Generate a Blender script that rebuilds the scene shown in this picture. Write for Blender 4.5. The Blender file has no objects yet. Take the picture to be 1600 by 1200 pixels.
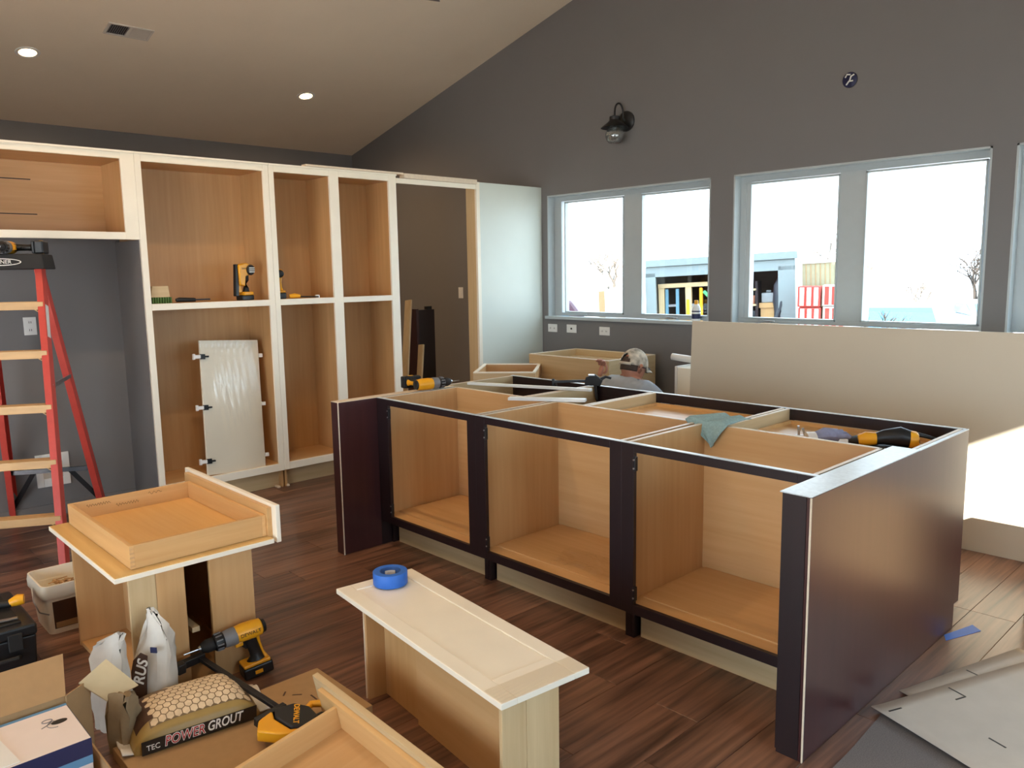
import bpy, bmesh, math, random
from mathutils import Matrix, Vector, Euler

S = bpy.context.scene
COL = S.collection
PI = math.pi
random.seed(7)

# ------------------------------------------------------------------ camera, world, sun, exposure
cam_d = bpy.data.cameras.new('camera')
cam_d.sensor_fit = 'HORIZONTAL'
cam_d.sensor_width = 36.0
cam_d.lens = 1242.1 / 1600 * 36.0
cam_d.clip_start = 0.05
cam_d.clip_end = 300
cam = bpy.data.objects.new('camera', cam_d)
COL.objects.link(cam)
def cam_axes(yaw, pit, rol):
    f = Vector((-math.sin(yaw) * math.cos(pit), math.cos(yaw) * math.cos(pit), math.sin(pit)))
    r = Vector((math.cos(yaw), math.sin(yaw), 0))
    u = r.cross(f)
    return math.cos(rol) * r + math.sin(rol) * u, -math.sin(rol) * r + math.cos(rol) * u, f
r_, u_, f_ = cam_axes(0.813806, -0.138947, -0.0163015)
mw = Matrix.Identity(4)
for i in range(3):
    mw[i][0], mw[i][1], mw[i][2] = r_[i], u_[i], -f_[i]
mw[0][3], mw[1][3], mw[2][3] = 0, 0, 1.57
cam.matrix_world = mw
S.camera = cam

S.view_settings.view_transform = 'Standard'
S.view_settings.look = 'None'
S.view_settings.gamma = 1.0
S.view_settings.use_curve_mapping = False
S.view_settings.exposure = 1.33
S.cycles.use_denoising = True
S.cycles.max_bounces = 10
S.cycles.diffuse_bounces = 6
S.cycles.transparent_max_bounces = 16
S.cycles.sample_clamp_indirect = 6.0

SKY = 3.0
w = bpy.data.worlds.new('sky')
S.world = w
w.use_nodes = True
bg = w.node_tree.nodes['Background']
bg.inputs['Color'].default_value = (0.70, 0.86, 1.0, 1)
bg.inputs['Strength'].default_value = SKY

SUN_DIR = Vector((-0.62, 0.70, -0.33)).normalized()
sd = bpy.data.lights.new('sun', 'SUN')
sd.energy = 18.0
sd.angle = 0.009
sd.color = (1.0, 0.95, 0.88)
sun = bpy.data.objects.new('sun', sd)
COL.objects.link(sun)
sun.rotation_euler = SUN_DIR.to_track_quat('-Z', 'Y').to_euler()
sun.location = (8, -8, 8)

LAMP_W = 42.0          # watts of each recessed ceiling lamp
LAMP_COL = (1.0, 0.69, 0.40)

# ------------------------------------------------------------------ helpers
def lin(h):
    h = h.lstrip('#')
    out = []
    for i in (0, 2, 4):
        c = int(h[i:i + 2], 16) / 255
        out.append(c / 12.92 if c <= 0.04045 else ((c + 0.055) / 1.055) ** 2.4)
    return (*out, 1.0)

MATS = {}
def base(name):
    m = bpy.data.materials.new(name)
    m.use_nodes = True
    nt = m.node_tree
    b = nt.nodes['Principled BSDF']
    MATS[name] = m
    return m, nt, b

def plain(name, col, rough=0.5, metal=0.0, var=0.06, nscale=18, bump=0.0, spec=0.5, rnd=0.0, stretch=(1, 1, 1)):
    """one colour with a little noise of its own"""
    m, nt, b = base(name)
    N, L = nt.nodes, nt.links
    tc = N.new('ShaderNodeTexCoord')
    mp = N.new('ShaderNodeMapping')
    mp.inputs['Scale'].default_value = stretch
    L.new(tc.outputs['Object'], mp.inputs['Vector'])
    no = N.new('ShaderNodeTexNoise')
    no.inputs['Scale'].default_value = nscale
    no.inputs['Detail'].default_value = 4
    L.new(mp.outputs[0], no.inputs['Vector'])
    mr = N.new('ShaderNodeMapRange')
    mr.inputs['From Min'].default_value = 0.25
    mr.inputs['From Max'].default_value = 0.75
    mr.inputs['To Min'].default_value = 1 - var
    mr.inputs['To Max'].default_value = 1 + var
    L.new(no.outputs['Fac'], mr.inputs['Value'])
    hs = N.new('ShaderNodeHueSaturation')
    hs.inputs['Color'].default_value = lin(col)
    if rnd:
        oi = N.new('ShaderNodeObjectInfo')
        m2 = N.new('ShaderNodeMapRange')
        m2.inputs['To Min'].default_value = 1 - rnd
        m2.inputs['To Max'].default_value = 1 + rnd
        L.new(oi.outputs['Random'], m2.inputs['Value'])
        mu = N.new('ShaderNodeMath'); mu.operation = 'MULTIPLY'
        L.new(mr.outputs[0], mu.inputs[0]); L.new(m2.outputs[0], mu.inputs[1])
        L.new(mu.outputs[0], hs.inputs['Value'])
    else:
        L.new(mr.outputs[0], hs.inputs['Value'])
    L.new(hs.outputs[0], b.inputs['Base Color'])
    b.inputs['Roughness'].default_value = rough
    b.inputs['Metallic'].default_value = metal
    b.inputs['Specular IOR Level'].default_value = spec
    if bump:
        bp = N.new('ShaderNodeBump')
        bp.inputs['Strength'].default_value = bump
        bp.inputs['Distance'].default_value = 0.002
        L.new(no.outputs['Fac'], bp.inputs['Height'])
        L.new(bp.outputs[0], b.inputs['Normal'])
    return m

def wood(name, c1, c2, axis='z', rough=0.45, fine=60, coarse=3.0, rnd=0.08, bump=0.05, spec=0.5, knots=0.0):
    """grain running along one local axis"""
    m, nt, b = base(name)
    N, L = nt.nodes, nt.links
    tc = N.new('ShaderNodeTexCoord')
    oi = N.new('ShaderNodeObjectInfo')
    ad = N.new('ShaderNodeVectorMath'); ad.operation = 'MULTIPLY_ADD'
    ad.inputs[1].default_value = (1, 1, 1)
    cb = N.new('ShaderNodeCombineXYZ')
    mm = N.new('ShaderNodeMath'); mm.operation = 'MULTIPLY'; mm.inputs[1].default_value = 37.0
    L.new(oi.outputs['Random'], mm.inputs[0])
    for k in range(3):
        L.new(mm.outputs[0], cb.inputs[k])
    L.new(tc.outputs['Object'], ad.inputs[0])
    L.new(cb.outputs[0], ad.inputs[2])
    st = {'x': (0.05, 1, 1), 'y': (1, 0.05, 1), 'z': (1, 1, 0.05)}[axis]
    mp = N.new('ShaderNodeMapping')
    mp.inputs['Scale'].default_value = st
    L.new(ad.outputs[0], mp.inputs['Vector'])
    n1 = N.new('ShaderNodeTexNoise'); n1.inputs['Scale'].default_value = fine; n1.inputs['Detail'].default_value = 5
    n2 = N.new('ShaderNodeTexNoise'); n2.inputs['Scale'].default_value = coarse * 4; n2.inputs['Detail'].default_value = 3
    n2.inputs['Distortion'].default_value = 0.6
    L.new(mp.outputs[0], n1.inputs['Vector']); L.new(mp.outputs[0], n2.inputs['Vector'])
    mx = N.new('ShaderNodeMath'); mx.operation = 'ADD'
    h1 = N.new('ShaderNodeMath'); h1.operation = 'MULTIPLY'; h1.inputs[1].default_value = 0.45
    h2 = N.new('ShaderNodeMath'); h2.operation = 'MULTIPLY'; h2.inputs[1].default_value = 0.55
    L.new(n1.outputs['Fac'], h1.inputs[0]); L.new(n2.outputs['Fac'], h2.inputs[0])
    L.new(h1.outputs[0], mx.inputs[0]); L.new(h2.outputs[0], mx.inputs[1])
    cr = N.new('ShaderNodeValToRGB')
    cr.color_ramp.elements[0].position = 0.33; cr.color_ramp.elements[0].color = lin(c1)
    cr.color_ramp.elements[1].position = 0.67; cr.color_ramp.elements[1].color = lin(c2)
    L.new(mx.outputs[0], cr.inputs['Fac'])
    hs = N.new('ShaderNodeHueSaturation')
    L.new(cr.outputs[0], hs.inputs['Color'])
    m2 = N.new('ShaderNodeMapRange')
    m2.inputs['To Min'].default_value = 1 - rnd; m2.inputs['To Max'].default_value = 1 + rnd
    L.new(oi.outputs['Random'], m2.inputs['Value'])
    L.new(m2.outputs[0], hs.inputs['Value'])
    L.new(hs.outputs[0], b.inputs['Base Color'])
    b.inputs['Roughness'].default_value = rough
    b.inputs['Specular IOR Level'].default_value = spec
    if bump:
        bp = N.new('ShaderNodeBump'); bp.inputs['Strength'].default_value = bump; bp.inputs['Distance'].default_value = 0.001
        L.new(n1.outputs['Fac'], bp.inputs['Height']); L.new(bp.outputs[0], b.inputs['Normal'])
    return m

def pane_mat(name, tint=(0.97, 0.99, 0.99), refl=0.06, rough=0.0):
    m, nt, b = base(name)
    N, L = nt.nodes, nt.links
    N.remove(b)
    tr = N.new('ShaderNodeBsdfTransparent'); tr.inputs['Color'].default_value = (*tint, 1)
    gl = N.new('ShaderNodeBsdfGlossy'); gl.inputs['Roughness'].default_value = rough
    fr = N.new('ShaderNodeLayerWeight'); fr.inputs['Blend'].default_value = 0.25
    mu = N.new('ShaderNodeMath'); mu.operation = 'MULTIPLY_ADD'
    mu.inputs[1].default_value = 0.35; mu.inputs[2].default_value = refl * 0.5
    L.new(fr.outputs['Fresnel'], mu.inputs[0])
    mx = N.new('ShaderNodeMixShader')
    L.new(mu.outputs[0], mx.inputs[0]); L.new(tr.outputs[0], mx.inputs[1]); L.new(gl.outputs[0], mx.inputs[2])
    L.new(mx.outputs[0], N['Material Output'].inputs['Surface'])
    return m

def emit(name, col, k):
    m, nt, b = base(name)
    b.inputs['Base Color'].default_value = lin(col)
    b.inputs['Emission Color'].default_value = lin(col)
    b.inputs['Emission Strength'].default_value = k
    return m

class MB:
    def __init__(s):
        s.v, s.f = [], []
    def add(s, vs, fs):
        o = len(s.v)
        s.v += [tuple(p) for p in vs]
        s.f += [tuple(i + o for i in f) for f in fs]
        return s
    def box(s, x0, x1, y0, y1, z0, z1):
        v = [(x0, y0, z0), (x1, y0, z0), (x1, y1, z0), (x0, y1, z0), (x0, y0, z1), (x1, y0, z1), (x1, y1, z1), (x0, y1, z1)]
        return s.add(v, [(3, 2, 1, 0), (4, 5, 6, 7), (0, 1, 5, 4), (1, 2, 6, 5), (2, 3, 7, 6), (3, 0, 4, 7)])
    def hexa(s, lo, hi):
        """eight corners: four below (ccw from above) and four above"""
        return s.add(list(lo) + list(hi), [(3, 2, 1, 0), (4, 5, 6, 7), (0, 1, 5, 4), (1, 2, 6, 5), (2, 3, 7, 6), (3, 0, 4, 7)])
    def bar(s, p, q, wd, ht, up=(0, 0, 1)):
        p, q, up = Vector(p), Vector(q), Vector(up)
        d = (q - p).normalized()
        a = d.cross(up)
        if a.length < 1e-4: a = d.cross(Vector((1, 0, 0)))
        a.normalize()
        b = a.cross(d).normalized()
        a *= wd / 2; b *= ht / 2
        return s.hexa([p - a - b, p + a - b, q + a - b, q - a - b], [p - a + b, p + a + b, q + a + b, q - a + b])
    def rings(s, rs, cap0=True, cap1=True, closed=True):
        n = len(rs[0]); o = len(s.v)
        for r in rs: s.v += [tuple(p) for p in r]
        for i in range(len(rs) - 1):
            for j in range(n if closed else n - 1):
                k = (j + 1) % n
                s.f.append((o + i * n + j, o + i * n + k, o + (i + 1) * n + k, o + (i + 1) * n + j))
        if cap0: s.f.append(tuple(o + j for j in range(n))[::-1])
        if cap1: s.f.append(tuple(o + (len(rs) - 1) * n + j for j in range(n)))
        return s
    def loft(s, path, radii, n=12, cap=True, squash=1.0, up=(0, 0, 1)):
        P = [Vector(p) for p in path]
        rs = []
        for i, p in enumerate(P):
            d = (P[min(i + 1, len(P) - 1)] - P[max(i - 1, 0)])
            if d.length < 1e-7: d = P[-1] - P[0]
            d.normalize()
            a = Vector(up).cross(d)
            if a.length < 1e-3: a = Vector((1, 0, 0)).cross(d)
            a.normalize(); b = d.cross(a)
            r = radii[i] if isinstance(radii, (list, tuple)) else radii
            rs.append([p + a * math.cos(t) * r + b * math.sin(t) * r * squash for t in [2 * PI * k / n for k in range(n)]])
        return s.rings(rs, cap, cap)
    def cyl(s, p, q, r0, r1=None, n=16):
        return s.loft([p, q], [r0, r0 if r1 is None else r1], n)
    def lathe(s, prof, c=(0, 0, 0), n=24, cap0=True, cap1=True):
        rs = [[(c[0] + r * math.cos(2 * PI * k / n), c[1] + r * math.sin(2 * PI * k / n), c[2] + z) for k in range(n)] for r, z in prof]
        return s.rings(rs, cap0, cap1)
    def prism(s, poly, d0, d1, plane='xz'):
        def m(a, b, d): return {'xz': (a, d, b), 'xy': (a, b, d), 'yz': (d, a, b)}[plane]
        n = len(poly)
        v = [m(a, b, d0) for a, b in poly] + [m(a, b, d1) for a, b in poly]
        f = [tuple(range(n))[::-1], tuple(range(n, 2 * n))] + [(i, (i + 1) % n, n + (i + 1) % n, n + i) for i in range(n)]
        return s.add(v, f)
    def ell(s, c, r, n=16, m=10):
        rs = []
        for i in range(1, m):
            t = PI * i / m
            rs.append([(c[0] + r[0] * math.sin(t) * math.cos(2 * PI * k / n), c[1] + r[1] * math.sin(t) * math.sin(2 * PI * k / n), c[2] - r[2] * math.cos(t)) for k in range(n)])
        return s.rings(rs)
    def grid(s, fn, nu, nv):
        v = [fn(i / nu, j / nv) for j in range(nv + 1) for i in range(nu + 1)]
        f = [(j * (nu + 1) + i, j * (nu + 1) + i + 1, (j + 1) * (nu + 1) + i + 1, (j + 1) * (nu + 1) + i) for j in range(nv) for i in range(nu)]
        return s.add(v, f)

WM = {}
def mesh_from(name, verts, faces, smooth=True, ang=0.7):
    me = bpy.data.meshes.new(name)
    me.from_pydata(verts, [], faces)
    bm = bmesh.new(); bm.from_mesh(me)
    bmesh.ops.recalc_face_normals(bm, faces=bm.faces)
    bm.to_mesh(me); bm.free()
    if smooth and len(faces) > 6:
        me.polygons.foreach_set('use_smooth', [True] * len(me.polygons))
        me.set_sharp_from_angle(angle=ang)
    me.update()
    return me

def build(name, mb, mat, parent=None, bevel=0.0, world=False, solid=0.0, sub=0, label=None, ang=0.7, stuff=False, smooth=True):
    verts = mb.v
    if parent is not None and world:
        inv = WM[parent.name].inverted()
        verts = [tuple(inv @ Vector(p)) for p in verts]
    me = mesh_from(name, verts, mb.f, smooth=smooth, ang=ang)
    me.materials.append(mat)
    o = bpy.data.objects.new(name, me)
    COL.objects.link(o)
    if parent is not None:
        o.parent = parent
        WM[o.name] = WM[parent.name]
    else:
        WM[o.name] = Matrix.Identity(4)
    if solid:
        md = o.modifiers.new('solid', 'SOLIDIFY'); md.thickness = solid; md.offset = 0
    if sub:
        md = o.modifiers.new('sub', 'SUBSURF'); md.levels = sub; md.render_levels = sub
    if bevel:
        md = o.modifiers.new('bevel', 'BEVEL'); md.width = bevel; md.segments = 2; md.limit_method = 'ANGLE'; md.angle_limit = 0.6
        md.harden_normals = False
    if label: o['label'] = label
    if stuff: o['kind'] = 'stuff'
    return o

def tag(o, label, cat, group=None):
    o['label'] = label; o['category'] = cat
    if group: o['group'] = group
    return o

def thing(name, label, cat, loc=(0, 0, 0), rot=(0, 0, 0), group=None):
    o = bpy.data.objects.new(name, None)
    o.empty_display_size = 0.1
    COL.objects.link(o)
    if not isinstance(rot, (tuple, list)): rot = (0, 0, rot)
    o.location = loc; o.rotation_euler = rot
    WM[o.name] = Matrix.Translation(loc) @ Euler(rot).to_matrix().to_4x4()
    return tag(o, label, cat, group)

def struct(name, mb, mat, parent=None, bevel=0.0):
    o = build(name, mb, mat, parent, bevel, smooth=False)
    if parent is None: o['kind'] = 'structure'
    return o

def dup(root, loc, rot, label, group=None):
    def cp(o, par):
        c = o.copy(); COL.objects.link(c)
        if par is not None: c.parent = par
        for ch in [x for x in bpy.data.objects if x.parent == o]:
            cp(ch, c)
        return c
    r = cp(root, None)
    r.location = loc
    r.rotation_euler = rot if isinstance(rot, (tuple, list)) else (0, 0, rot)
    r['label'] = label
    if group: r['group'] = group
    return r

def text(name, body, size, mat, parent, M, extrude=0.0004, align='CENTER', shear=0.0, label=None, sx=1.0, bold=0.0):
    """lettering as a mesh, placed by a matrix in the parent's own space"""
    cu = bpy.data.curves.new(name, 'FONT')
    cu.body = body; cu.size = size; cu.extrude = extrude
    cu.align_x = align; cu.align_y = 'CENTER'; cu.shear = shear
    cu.resolution_u = 3
    cu.offset = bold
    ob = bpy.data.objects.new(name + '_tmp', cu)
    COL.objects.link(ob)
    dg = bpy.context.evaluated_depsgraph_get()
    me = bpy.data.meshes.new_from_object(ob.evaluated_get(dg))
    bpy.data.objects.remove(ob)
    me.transform(M @ Matrix.Diagonal((sx, 1, 1, 1)))
    me.materials.clear(); me.materials.append(mat)
    o = bpy.data.objects.new(name, me)
    COL.objects.link(o); o.parent = parent
    WM[o.name] = WM[parent.name]
    if label: o['label'] = label
    return o

def frame3(o, xd, yd):
    """matrix whose local x, y axes are xd, yd and whose origin is o"""
    x = Vector(xd).normalized(); y = Vector(yd); z = x.cross(y).normalized(); y = z.cross(x)
    M = Matrix.Identity(4)
    for i in range(3):
        M[i][0], M[i][1], M[i][2], M[i][3] = x[i], y[i], z[i], o[i]
    return M

# ------------------------------------------------------------------ materials
M_wall = plain('wall_paint', '#787676', 0.75, var=0.02, nscale=3, bump=0.03)
M_ceil = plain('ceiling_paint', '#eadcc6', 0.85, var=0.02, nscale=3, bump=0.04)
M_white_trim = plain('white_trim_paint', '#dfe3e2', 0.4, var=0.02)
M_frame = plain('window_frame_paint', '#b4bcbe', 0.4, var=0.02)
M_cream = plain('cream_cabinet_paint', '#f7f0de', 0.38, var=0.03, nscale=6)
M_panel = plain('pale_grey_cabinet_panel', '#d5dcd3', 0.42, var=0.02, nscale=4)
M_maple_z = wood('maple_upright_grain', '#bf9460', '#cda473', 'z', 0.4, fine=40, coarse=1.5)
M_maple_x = wood('maple_long_grain', '#c29661', '#d0a777', 'x', 0.4, fine=40, coarse=1.5)
M_maple_y = wood('maple_cross_grain', '#c29661', '#d0a777', 'y', 0.4, fine=40, coarse=1.5)
M_pale_z = wood('pale_birch_upright', '#c3a77c', '#d6bd93', 'z', 0.5, fine=50, coarse=2)
M_pale_x = wood('pale_birch_long', '#c3a77c', '#d6bd93', 'x', 0.5, fine=50, coarse=2)
M_pale_y = wood('pale_birch_cross', '#c3a77c', '#d6bd93', 'y', 0.5, fine=50, coarse=2)
M_edge = plain('raw_board_edge', '#e3d3bb', 0.45, var=0.06, nscale=40)
M_honey_x = wood('honey_drawer_wood_x', '#cfa066', '#e0b880', 'x', 0.38, fine=45, coarse=2)
M_honey_y = wood('honey_drawer_wood_y', '#cfa066', '#e0b880', 'y', 0.38, fine=45, coarse=2)
M_espresso = wood('espresso_stain', '#1c1013', '#241519', 'z', 0.42, fine=50, coarse=2, bump=0.03)
M_mahog = wood('dark_mahogany_panel', '#3a2022', '#472829', 'z', 0.30, fine=30, coarse=1.2, bump=0.03)
M_raw_top_sky = plain('raw_top_sky_tint', '#cdd6da', 0.32, var=0.12, nscale=70)  # raw board, with the bluish sky reflection put into its colour
M_plank = wood('walnut_plank', '#3d2820', '#946b55', 'y', 0.31, fine=55, coarse=4, rnd=0.16, bump=0.08)
M_sub = plain('dark_joint', '#3b2b26', 0.6)
M_metal = plain('brushed_metal', '#b9babb', 0.3, 1.0, var=0.04)
M_dkmetal = plain('dark_metal', '#3a3a3d', 0.35, 0.8)
M_black = plain('black_plastic', '#17181a', 0.42)
M_rubber = plain('black_rubber', '#1d1c1c', 0.7)
M_yellow = plain('tool_yellow', '#eba51c', 0.38, var=0.04)
M_grey = plain('grey_plastic', '#77777a', 0.45)
M_red = plain('ladder_red_fibreglass', '#c4453a', 0.42, var=0.06, nscale=25)
M_step = plain('ladder_step_wood_tone', '#c9a26c', 0.45, var=0.12, nscale=30, stretch=(0.2, 1, 1))
M_white = plain('white_plastic', '#e9e9e6', 0.35, var=0.02)
M_blue_tape = plain('blue_tape', '#2f6fd0', 0.5, var=0.04)
M_card = plain('cardboard', '#a8875f', 0.8, var=0.05, nscale=30)
M_card_grey = plain('greyish_card', '#cbc4b9', 0.8, var=0.05, nscale=10)
M_drop = plain('speckled_drop_cloth', '#77716f', 0.95, var=0.3, nscale=260, bump=0.4)
M_paper = plain('paper_bag_white', '#cfc9be', 0.5, var=0.1, nscale=14, bump=0.9)
M_brownprint = plain('brown_bag_print', '#4a3020', 0.55)
M_bag = plain('grout_bag_gold', '#a1874f', 0.42, var=0.1, nscale=14, bump=0.3)
M_bagdark = plain('grout_bag_dark_band', '#1f1812', 0.4)
M_tile = plain('printed_tile', '#d9c3a2', 0.5, var=0.14, nscale=50)
M_grout = plain('printed_grout_line', '#7b664c', 0.5)
M_redprint = plain('red_print', '#b52a2c', 0.5)
M_inkwhite = plain('white_print', '#f0efe9', 0.5)
M_ink = plain('black_print', '#191513', 0.55)
M_navy = plain('navy_print', '#22264e', 0.45)
M_boxwhite = plain('white_carton', '#e9dcd6', 0.5, var=0.02)
M_boxblue = plain('blue_carton_edge', '#5f8fb4', 0.5)
M_cloth = plain('green_microfibre', '#93aeac', 0.95, var=0.15, nscale=120, bump=0.6)
M_glass = pane_mat('window_pane')
M_clear = pane_mat('clear_glass_shade', (0.93, 0.95, 0.95), 0.25, 0.02)
M_film = pane_mat('clear_plastic_film', (0.975, 0.97, 0.96), 0.12, 0.12)
M_lens = emit('warm_lamp_lens', '#ffd9a0', 14.0)
M_skin = plain('skin', '#b9826a', 0.55, var=0.08, nscale=25)
M_hair = plain('grey_brown_hair', '#4a3a30', 0.8, var=0.2, nscale=80)
M_shirt = plain('light_blue_grey_shirt', '#a6b3c2', 0.9, var=0.1, nscale=14, bump=0.5)
M_jean = plain('blue_denim', '#333f55', 0.9, var=0.12, nscale=60)
M_shoe = plain('brown_work_boot', '#4b3423', 0.7)
M_cap = plain('tan_camo_cap', '#b5ab9a', 0.9, var=0.55, nscale=26)
M_strap = plain('cap_strap', '#c9bfae', 0.8)

# ------------------------------------------------------------------ the room
YG, YO = 5.55, 5.74               # inner and outer face of the window wall
XL, XR, YB = -8.69, 2.1, -3.6
ZL, SL, XRIDGE = 3.037, 0.25, -1.6
def roof(x):
    return ZL + SL * (x - XL) if x < XRIDGE else ZL + SL * (XRIDGE - XL) - SL * (x - XRIDGE)

WINS = [(-5.347, -3.562), (-3.358, -1.592), (-1.462, 0.30)]
WZ0, WZ1 = 1.125, 2.285

def gable(y0, y1, holes):
    mb = MB()
    xs = sorted({XL - 0.15, XR + 0.15, XRIDGE, *[a for h in holes for a in h[:2]]})
    for a, b in zip(xs[:-1], xs[1:]):
        hs = [h for h in holes if h[0] <= a + 1e-6 and h[1] >= b - 1e-6]
        top = [(b, roof(b) + 0.1), (a, roof(a) + 0.1)]
        if hs:
            h = hs[0]
            if h[2] > 0.01: mb.prism([(a, -0.1), (b, -0.1), (b, h[2]), (a, h[2])], y0, y1)
            mb.prism([(a, h[3]), (b, h[3])] + top, y0, y1)
        else:
            mb.prism([(a, -0.1), (b, -0.1)] + top, y0, y1)
    return mb
def wallmesh(mb):
    bm = bmesh.new()
    vs = [bm.verts.new(v) for v in mb.v]
    for f in mb.f: bm.faces.new([vs[i] for i in f])
    bmesh.ops.remove_doubles(bm, verts=bm.verts, dist=1e-5)
    out = MB(); bm.verts.ensure_lookup_table()
    out.v = [tuple(v.co) for v in bm.verts]
    seen = {}
    for f in bm.faces:
        seen.setdefault(frozenset(v.index for v in f.verts), []).append(tuple(v.index for v in f.verts))
    out.f = [l[0] for l in seen.values() if len(l) == 1]
    bm.free()
    return out

struct('wall_back', wallmesh(gable(YG, YO, [(a, b, WZ0, WZ1) for a, b in WINS])), M_wall)
struct('wall_front', wallmesh(gable(YB - 0.15, YB, [(-3.4, 1.6, 0.1, 2.4)])), M_wall)  # wide unseen opening, added to let in daylight fill
struct('wall_left', MB().box(XL - 0.15, XL, YB - 0.15, YO, -0.1, ZL + 0.1), M_wall)
DY0, DY1, DZ = 0.64, 1.95, 2.50
wr = MB()
zr = roof(XR)
wr.box(XR, XR + 0.12, YB - 0.15, DY0, -0.1, zr + 0.1)
wr.box(XR, XR + 0.12, DY0, DY1, DZ, zr + 0.1)
wr.box(XR, XR + 0.12, DY1, 2.9, -0.1, zr + 0.1)
wr.box(XR, XR + 0.12, 2.9, 4.7, -0.1, 0.9)
wr.box(XR, XR + 0.12, 2.9, 4.7, 2.3, zr + 0.1)
wr.box(XR, XR + 0.12, 4.7, YO, -0.1, zr + 0.1)
struct('wall_right', wr, M_wall)
ce = MB()
ce.prism([(XL - 0.2, roof(XL - 0.2)), (XRIDGE, roof(XRIDGE)), (XR + 0.2, roof(XR + 0.2)), (XR + 0.2, roof(XR + 0.2) + 0.2), (XRIDGE, roof(XRIDGE) + 0.2), (XL - 0.2, roof(XL - 0.2) + 0.2)], YB - 0.2, YO + 0.1)
struct('ceiling', ce, M_ceil)
floor = struct('floor', MB().box(XL - 0.15, XR + 0.12, YB - 0.15, YO, -0.12, -0.005), M_sub)
# planks of the floor, running along y
PW, PL = 0.182, 1.22
pm = {}
def plank(x0, x1, y0, y1):
    key = (round(x1 - x0, 3), round(y1 - y0, 3))
    if key not in pm:
        g = 0.0007
        a, b = (x1 - x0) / 2 - g, (y1 - y0) / 2 - g
        c = 0.0012
        mb = MB().rings([[(-a, -b, -0.005), (a, -b, -0.005), (a, b, -0.005), (-a, b, -0.005)],
                         [(-a, -b, -c), (a, -b, -c), (a, b, -c), (-a, b, -c)],
                         [(-a + c, -b + c, 0), (a - c, -b + c, 0), (a - c, b - c, 0), (-a + c, b - c, 0)]])
        me = mesh_from('plank', mb.v, mb.f, smooth=False)
        me.materials.append(M_plank)
        pm[key] = me
    o = bpy.data.objects.new('plank', pm[key])
    COL.objects.link(o); o.parent = floor
    o.location = ((x0 + x1) / 2, (y0 + y1) / 2, 0)
NPL = 0
rest = MB()
ix = 0
x = -6.0
while x < 0.5:
    off = random.choice([0.0, 0.31, 0.62, 0.93, 0.45, 0.78])
    y = -0.2 - off
    while y < YG - 0.001:
        a, b = y, min(y + PL, YG)
        if b - a < 0.06:
            a = a
        # only where the photograph could show it
        if b > 0.3:
            plank(x, x + PW, a, b); NPL += 1
        else:
            rest.box(x, x + PW, a, b, -0.005, 0)
        y += PL
    x += PW
x_end = x
rest.box(XL, -6.0, YB, YG, -0.005, 0)
rest.box(-6.0, x_end, YB, -1.2, -0.005, -0.0002)
rest.box(x_end, XR, YB, YG, -0.005, 0)
build('plank_remainder', rest, M_plank, floor, stuff=True)

# partition behind the tall cabinets (the painted back of the appliance recess)
struct('wall_partition', MB().box(-6.02, -5.90, -2.6, 3.86, 0, 2.33), M_wall)
struct('baseboard_partition', MB().box(-5.90, -5.888, 0.2, 1.84, 0, 0.085), M_wall, bevel=0.002)

# windows: jamb lining, frame, sashes, panes, cranks
def window(idx, x0, x1, panes, cranks):
    f = MB()
    t = 0.05
    y0, y1 = 5.635, 5.70
    zb = WZ0 + 0.03
    f.box(x0, x1, y0, y1, zb, zb + 0.028); f.box(x0, x1, y0, y1, WZ1 - 0.055, WZ1)
    f.box(x0, x0 + 0.10, y0 + 0.002, y1, zb + 0.028, WZ1 - 0.055); f.box(x1 - 0.035, x1, y0 + 0.002, y1, zb + 0.028, WZ1 - 0.055)
    m0, m1 = panes[0][1], panes[1][0]
    f.box(m0, m1, y0 + 0.004, y1, zb + 0.028, WZ1 - 0.055)
    win = struct('window_%d' % idx, f, M_frame)
    ln = MB()
    ln.box(x0 - 0.0, x0 + 0.012, YG - 0.002, y0, WZ0, WZ1); ln.box(x1 - 0.012, x1, YG - 0.002, y0, WZ0, WZ1)
    ln.box(x0, x1, YG - 0.002, y0, WZ1 - 0.012, WZ1)
    build('jamb_lining', ln, M_frame, win)
    build('sill', MB().box(x0 - 0.02, x1 + 0.0, YG - 0.03, y0, WZ0, WZ0 + 0.028), M_frame, win, bevel=0.003)
    for a, b in panes:
        s = MB()
        z0, z1 = zb + 0.03, WZ1 - 0.062
        q = 0.012
        s.box(a, a + q, y0 - 0.004, y1 - 0.02, z0, z1); s.box(b - q, b, y0 - 0.004, y1 - 0.02, z0, z1)
        s.box(a, b, y0 - 0.004, y1 - 0.02, z0, z0 + q); s.box(a, b, y0 - 0.004, y1 - 0.02, z1 - q, z1)
        sash = build('sash', s, M_frame, win, bevel=0.002)
        build('pane', MB().box(a + q, b - q, 5.662, 5.666, z0 + q, z1 - q), M_glass, sash)
    for cx in cranks:
        c = MB().box(cx - 0.045, cx + 0.045, y0 - 0.03, y0, zb + 0.004, zb + 0.02).bar((cx - 0.02, y0 - 0.03, zb + 0.022), (cx + 0.09, y0 - 0.045, zb + 0.018), 0.012, 0.008)
        build('crank', c, M_metal, win, bevel=0.002)
window(1, *WINS[0], [(-5.205, -4.495), (-4.305, -3.60)], [-4.98, -3.98])
window(2, *WINS[1], [(-3.305, -2.565), (-2.385, -1.635)], [-3.1])
window(3, *WINS[2], [(-1.36, -0.66), (-0.47, 0.25)], [-1.0])

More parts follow.
